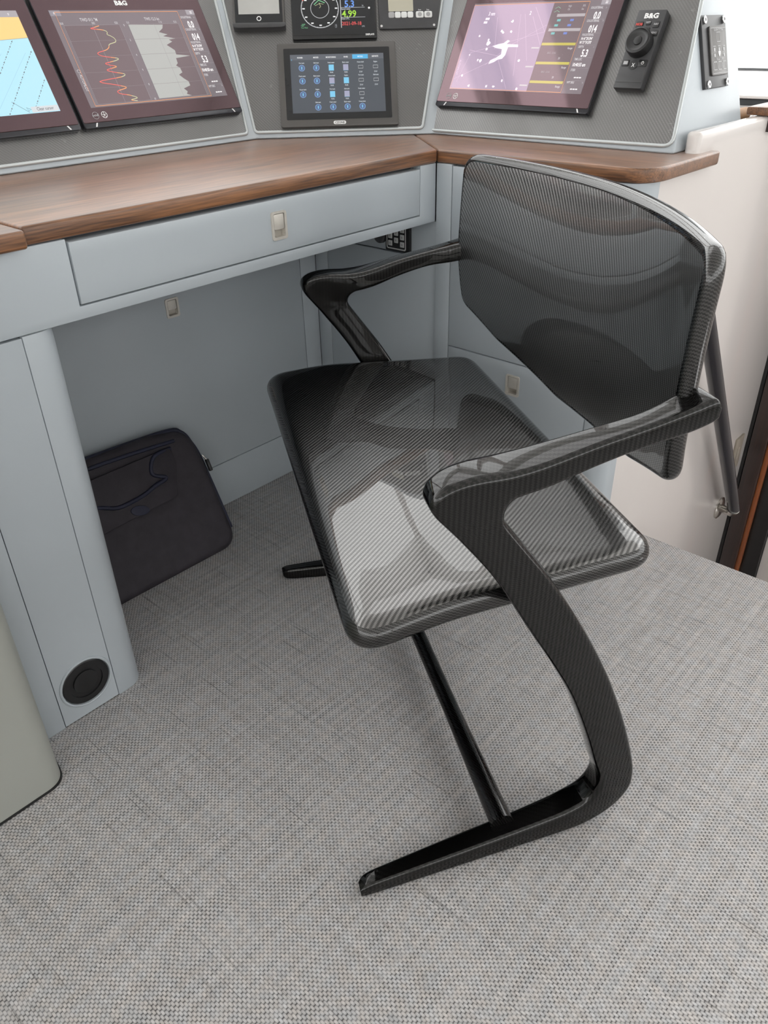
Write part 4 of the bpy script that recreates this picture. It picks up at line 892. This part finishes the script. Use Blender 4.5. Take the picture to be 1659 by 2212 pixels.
tube('cross_tube', [(0.205,-0.345,0.038),(0.205,-0.12,0.036),(0.205,0.12,0.036),(0.205,0.345,0.038)], [0.017,0.0135,0.0135,0.017], MAT['carb_tube'], chair, 20, local=True)

# ================================================================== BAG
KL = 0.45; ang = math.atan(KL)
bagm = Matrix.Translation((0.665, 1.237, 0.002)) @ Matrix.Rotation(-ang, 4, 'X')     # local x width, z up the face, y thickness (away)
bag = thing('laptop_bag', 'dark soft laptop bag leaning in the kneehole', 'bag', mat=bagm)
bp = dense(round_poly([(-0.180,0.004),(0.205,0.000),(0.202,0.200),(0.190,0.283),(0.10,0.300),(-0.180,0.306)], [0.03,0.045,0.2,0.055,0.2,0.03], 9), 0.02)
def bag_base(p, d): return -0.022 + 0.004*math.sin(9*p[0]+4)*math.sin(14*p[1]) - 0.005*sstep(0.0, 0.12, d)
pillow('shell', bp, 0.018, 0.040, bag_base, lambda p, h: (p[0], -h, p[1]), MAT['bag'], bag, 8)
tube('zip', catmull([(0.2035,0.018,0.04),(0.2010,0.018,0.14),(0.1980,0.018,0.215),(0.191,0.018,0.250),(0.178,0.018,0.279),(0.140,0.018,0.293),(-0.05,0.018,0.3015),(-0.178,0.018,0.303)], 6), 0.0055, MAT['bag_blue'], bag, 8, local=True)
zp = box('zip_pull', (0.198,-0.004,0.178), (0.206,0.004,0.206), MAT['black'], bag, 0.002, local=True)
tube('pull_ring', [(0.202,0.0,0.204),(0.199,0.0,0.212),(0.197,0.002,0.218)], 0.002, MAT['steel'], zp, 8, local=True)
tube('strap', catmull([(0.130,-0.002,0.258),(0.085,-0.007,0.256),(0.066,-0.008,0.225),(0.092,-0.009,0.206),(0.060,-0.010,0.200),(0.028,-0.010,0.192),(-0.03,-0.010,0.190),(-0.075,-0.006,0.208),(-0.15,-0.004,0.215)], 6), 0.0042, MAT['bag_blue'], bag, 8, local=True)
tube('piping', catmull([(0.145,-0.001,0.270),(0.05,-0.003,0.278),(-0.06,-0.004,0.284),(-0.17,-0.002,0.283)], 5), 0.004, MAT['bag_blue'], bag, 8, local=True)
prism('patch', [(a, b) for a, b in arc(0.005, 0.168, 0.020, 0, 345, 20)], -0.0095, 0.0, lambda p, d: (p[0]+0.005, d, 0.166+(p[1]-0.168)*0.55-(p[0]-0.005)*0.25), MAT['bag_blue'], bag, 0.002, local=True)
prism('pocket_flap', round_poly([(-0.165,0.150),(0.10,0.160),(0.128,0.225),(0.128,0.262),(-0.165,0.262)], 0.012, 4), -0.0075, -0.002, lambda p, d: (p[0], d, p[1]), MAT['bag'], bag, 0.002, local=True)

# ================================================================== STAIRWELL FITTINGS
hr = thing('handrail', 'black sloping handrail tube on the white bulkhead', 'handrail', (2.14, 0.6, -0.26))
p0 = Vector((1.49,0.553,0.60)); p1 = Vector((2.128,0.553,-0.232))
tube('rail', [p0, p0.lerp(p1, 0.5), p1], 0.0175, MAT['rail'], hr, 20)
br = tube('bracket', [(2.142,0.598,-0.252),(2.138,0.575,-0.250),(2.130,0.558,-0.243),(2.122,0.553,-0.228)], [0.012,0.013,0.017,0.0185], MAT['steel'], hr, 16)
disc('flange', 2.142, -0.252, [(0.034,0.600),(0.034,0.596),(0.028,0.592),(0.014,0.590)], XZ, MAT['steel'], br)
disc('top_flange', 1.505, 0.585, [(0.030,0.600),(0.030,0.596),(0.024,0.592),(0.013,0.575),(0.013,0.553)], XZ, MAT['steel'], hr)
sp_ = thing('switch_plate', 'small grey beige switch plate on the white bulkhead', 'switch', (2.177, 0.6, -0.135))
box('plate', (2.148,0.594,-0.133), (2.206,0.601,-0.028), M('beige_plate', (0.27,0.235,0.195), 0.5, var=0.04), sp_, 0.002)
box('rocker', (2.166,0.5925,-0.100), (2.188,0.5945,-0.062), M('beige_rocker', (0.30,0.265,0.225), 0.5, var=0.04), sp_, 0.001)
ct = thing('side_counter', 'white counter ledge behind the console beside the right window', 'counter', (2.1, 1.2, 0.74))
box('top', (1.805,0.632,0.76), (2.355,2.14,0.797), MAT['white'], ct, 0.004)
box('front', (1.815,0.634,-0.0), (2.35,0.66,0.762), MAT['white'], ct)
cp = thing('wooden_cap', 'dark wooden cap on top of the white bulkhead', 'wooden cap', (2.03, 0.61, 0.795))
box('cap', (1.815,0.588,0.826), (2.26,0.640,0.842), MAT['worktop_x'], cp, 0.004)
box('apron', (1.835,0.590,0.795), (2.26,0.602,0.828), MAT['darkwood'], cp, 0.002)
mtt = thing('dark_mat', 'small dark mat on the white counter ledge', 'mat', (1.93, 0.70, 0.797))
box('sheet', (1.83,0.664,0.797), (2.02,0.735,0.800), MAT['black'], mtt, 0.001)
rl = thing('tan_roll', 'tan leather roll lying on the dark mat', 'roll', (1.93, 0.70, 0.80))
tube('roll', [(1.85,0.700,0.813),(1.98,0.700,0.813)], 0.0135, MAT['tan'], rl, 16)
tube('cord', catmull([(1.978,0.700,0.812),(2.02,0.705,0.806),(2.08,0.72,0.802),(2.15,0.74,0.801)], 4), 0.004, MAT['white'], rl, 8)
lf = thing('guard_wire', 'thin dark guard wire outside the right window', 'wire', (2.9, 0.2, 0.846))
tube('wire', [(2.9,-3.0,0.851),(2.9,3.0,0.851)], 0.0045, MAT['dark'], lf, 8)
tube('post', [(2.9,-2.0,0.0),(2.9,-2.0,0.87)], 0.012, MAT['steel'], lf, 10)
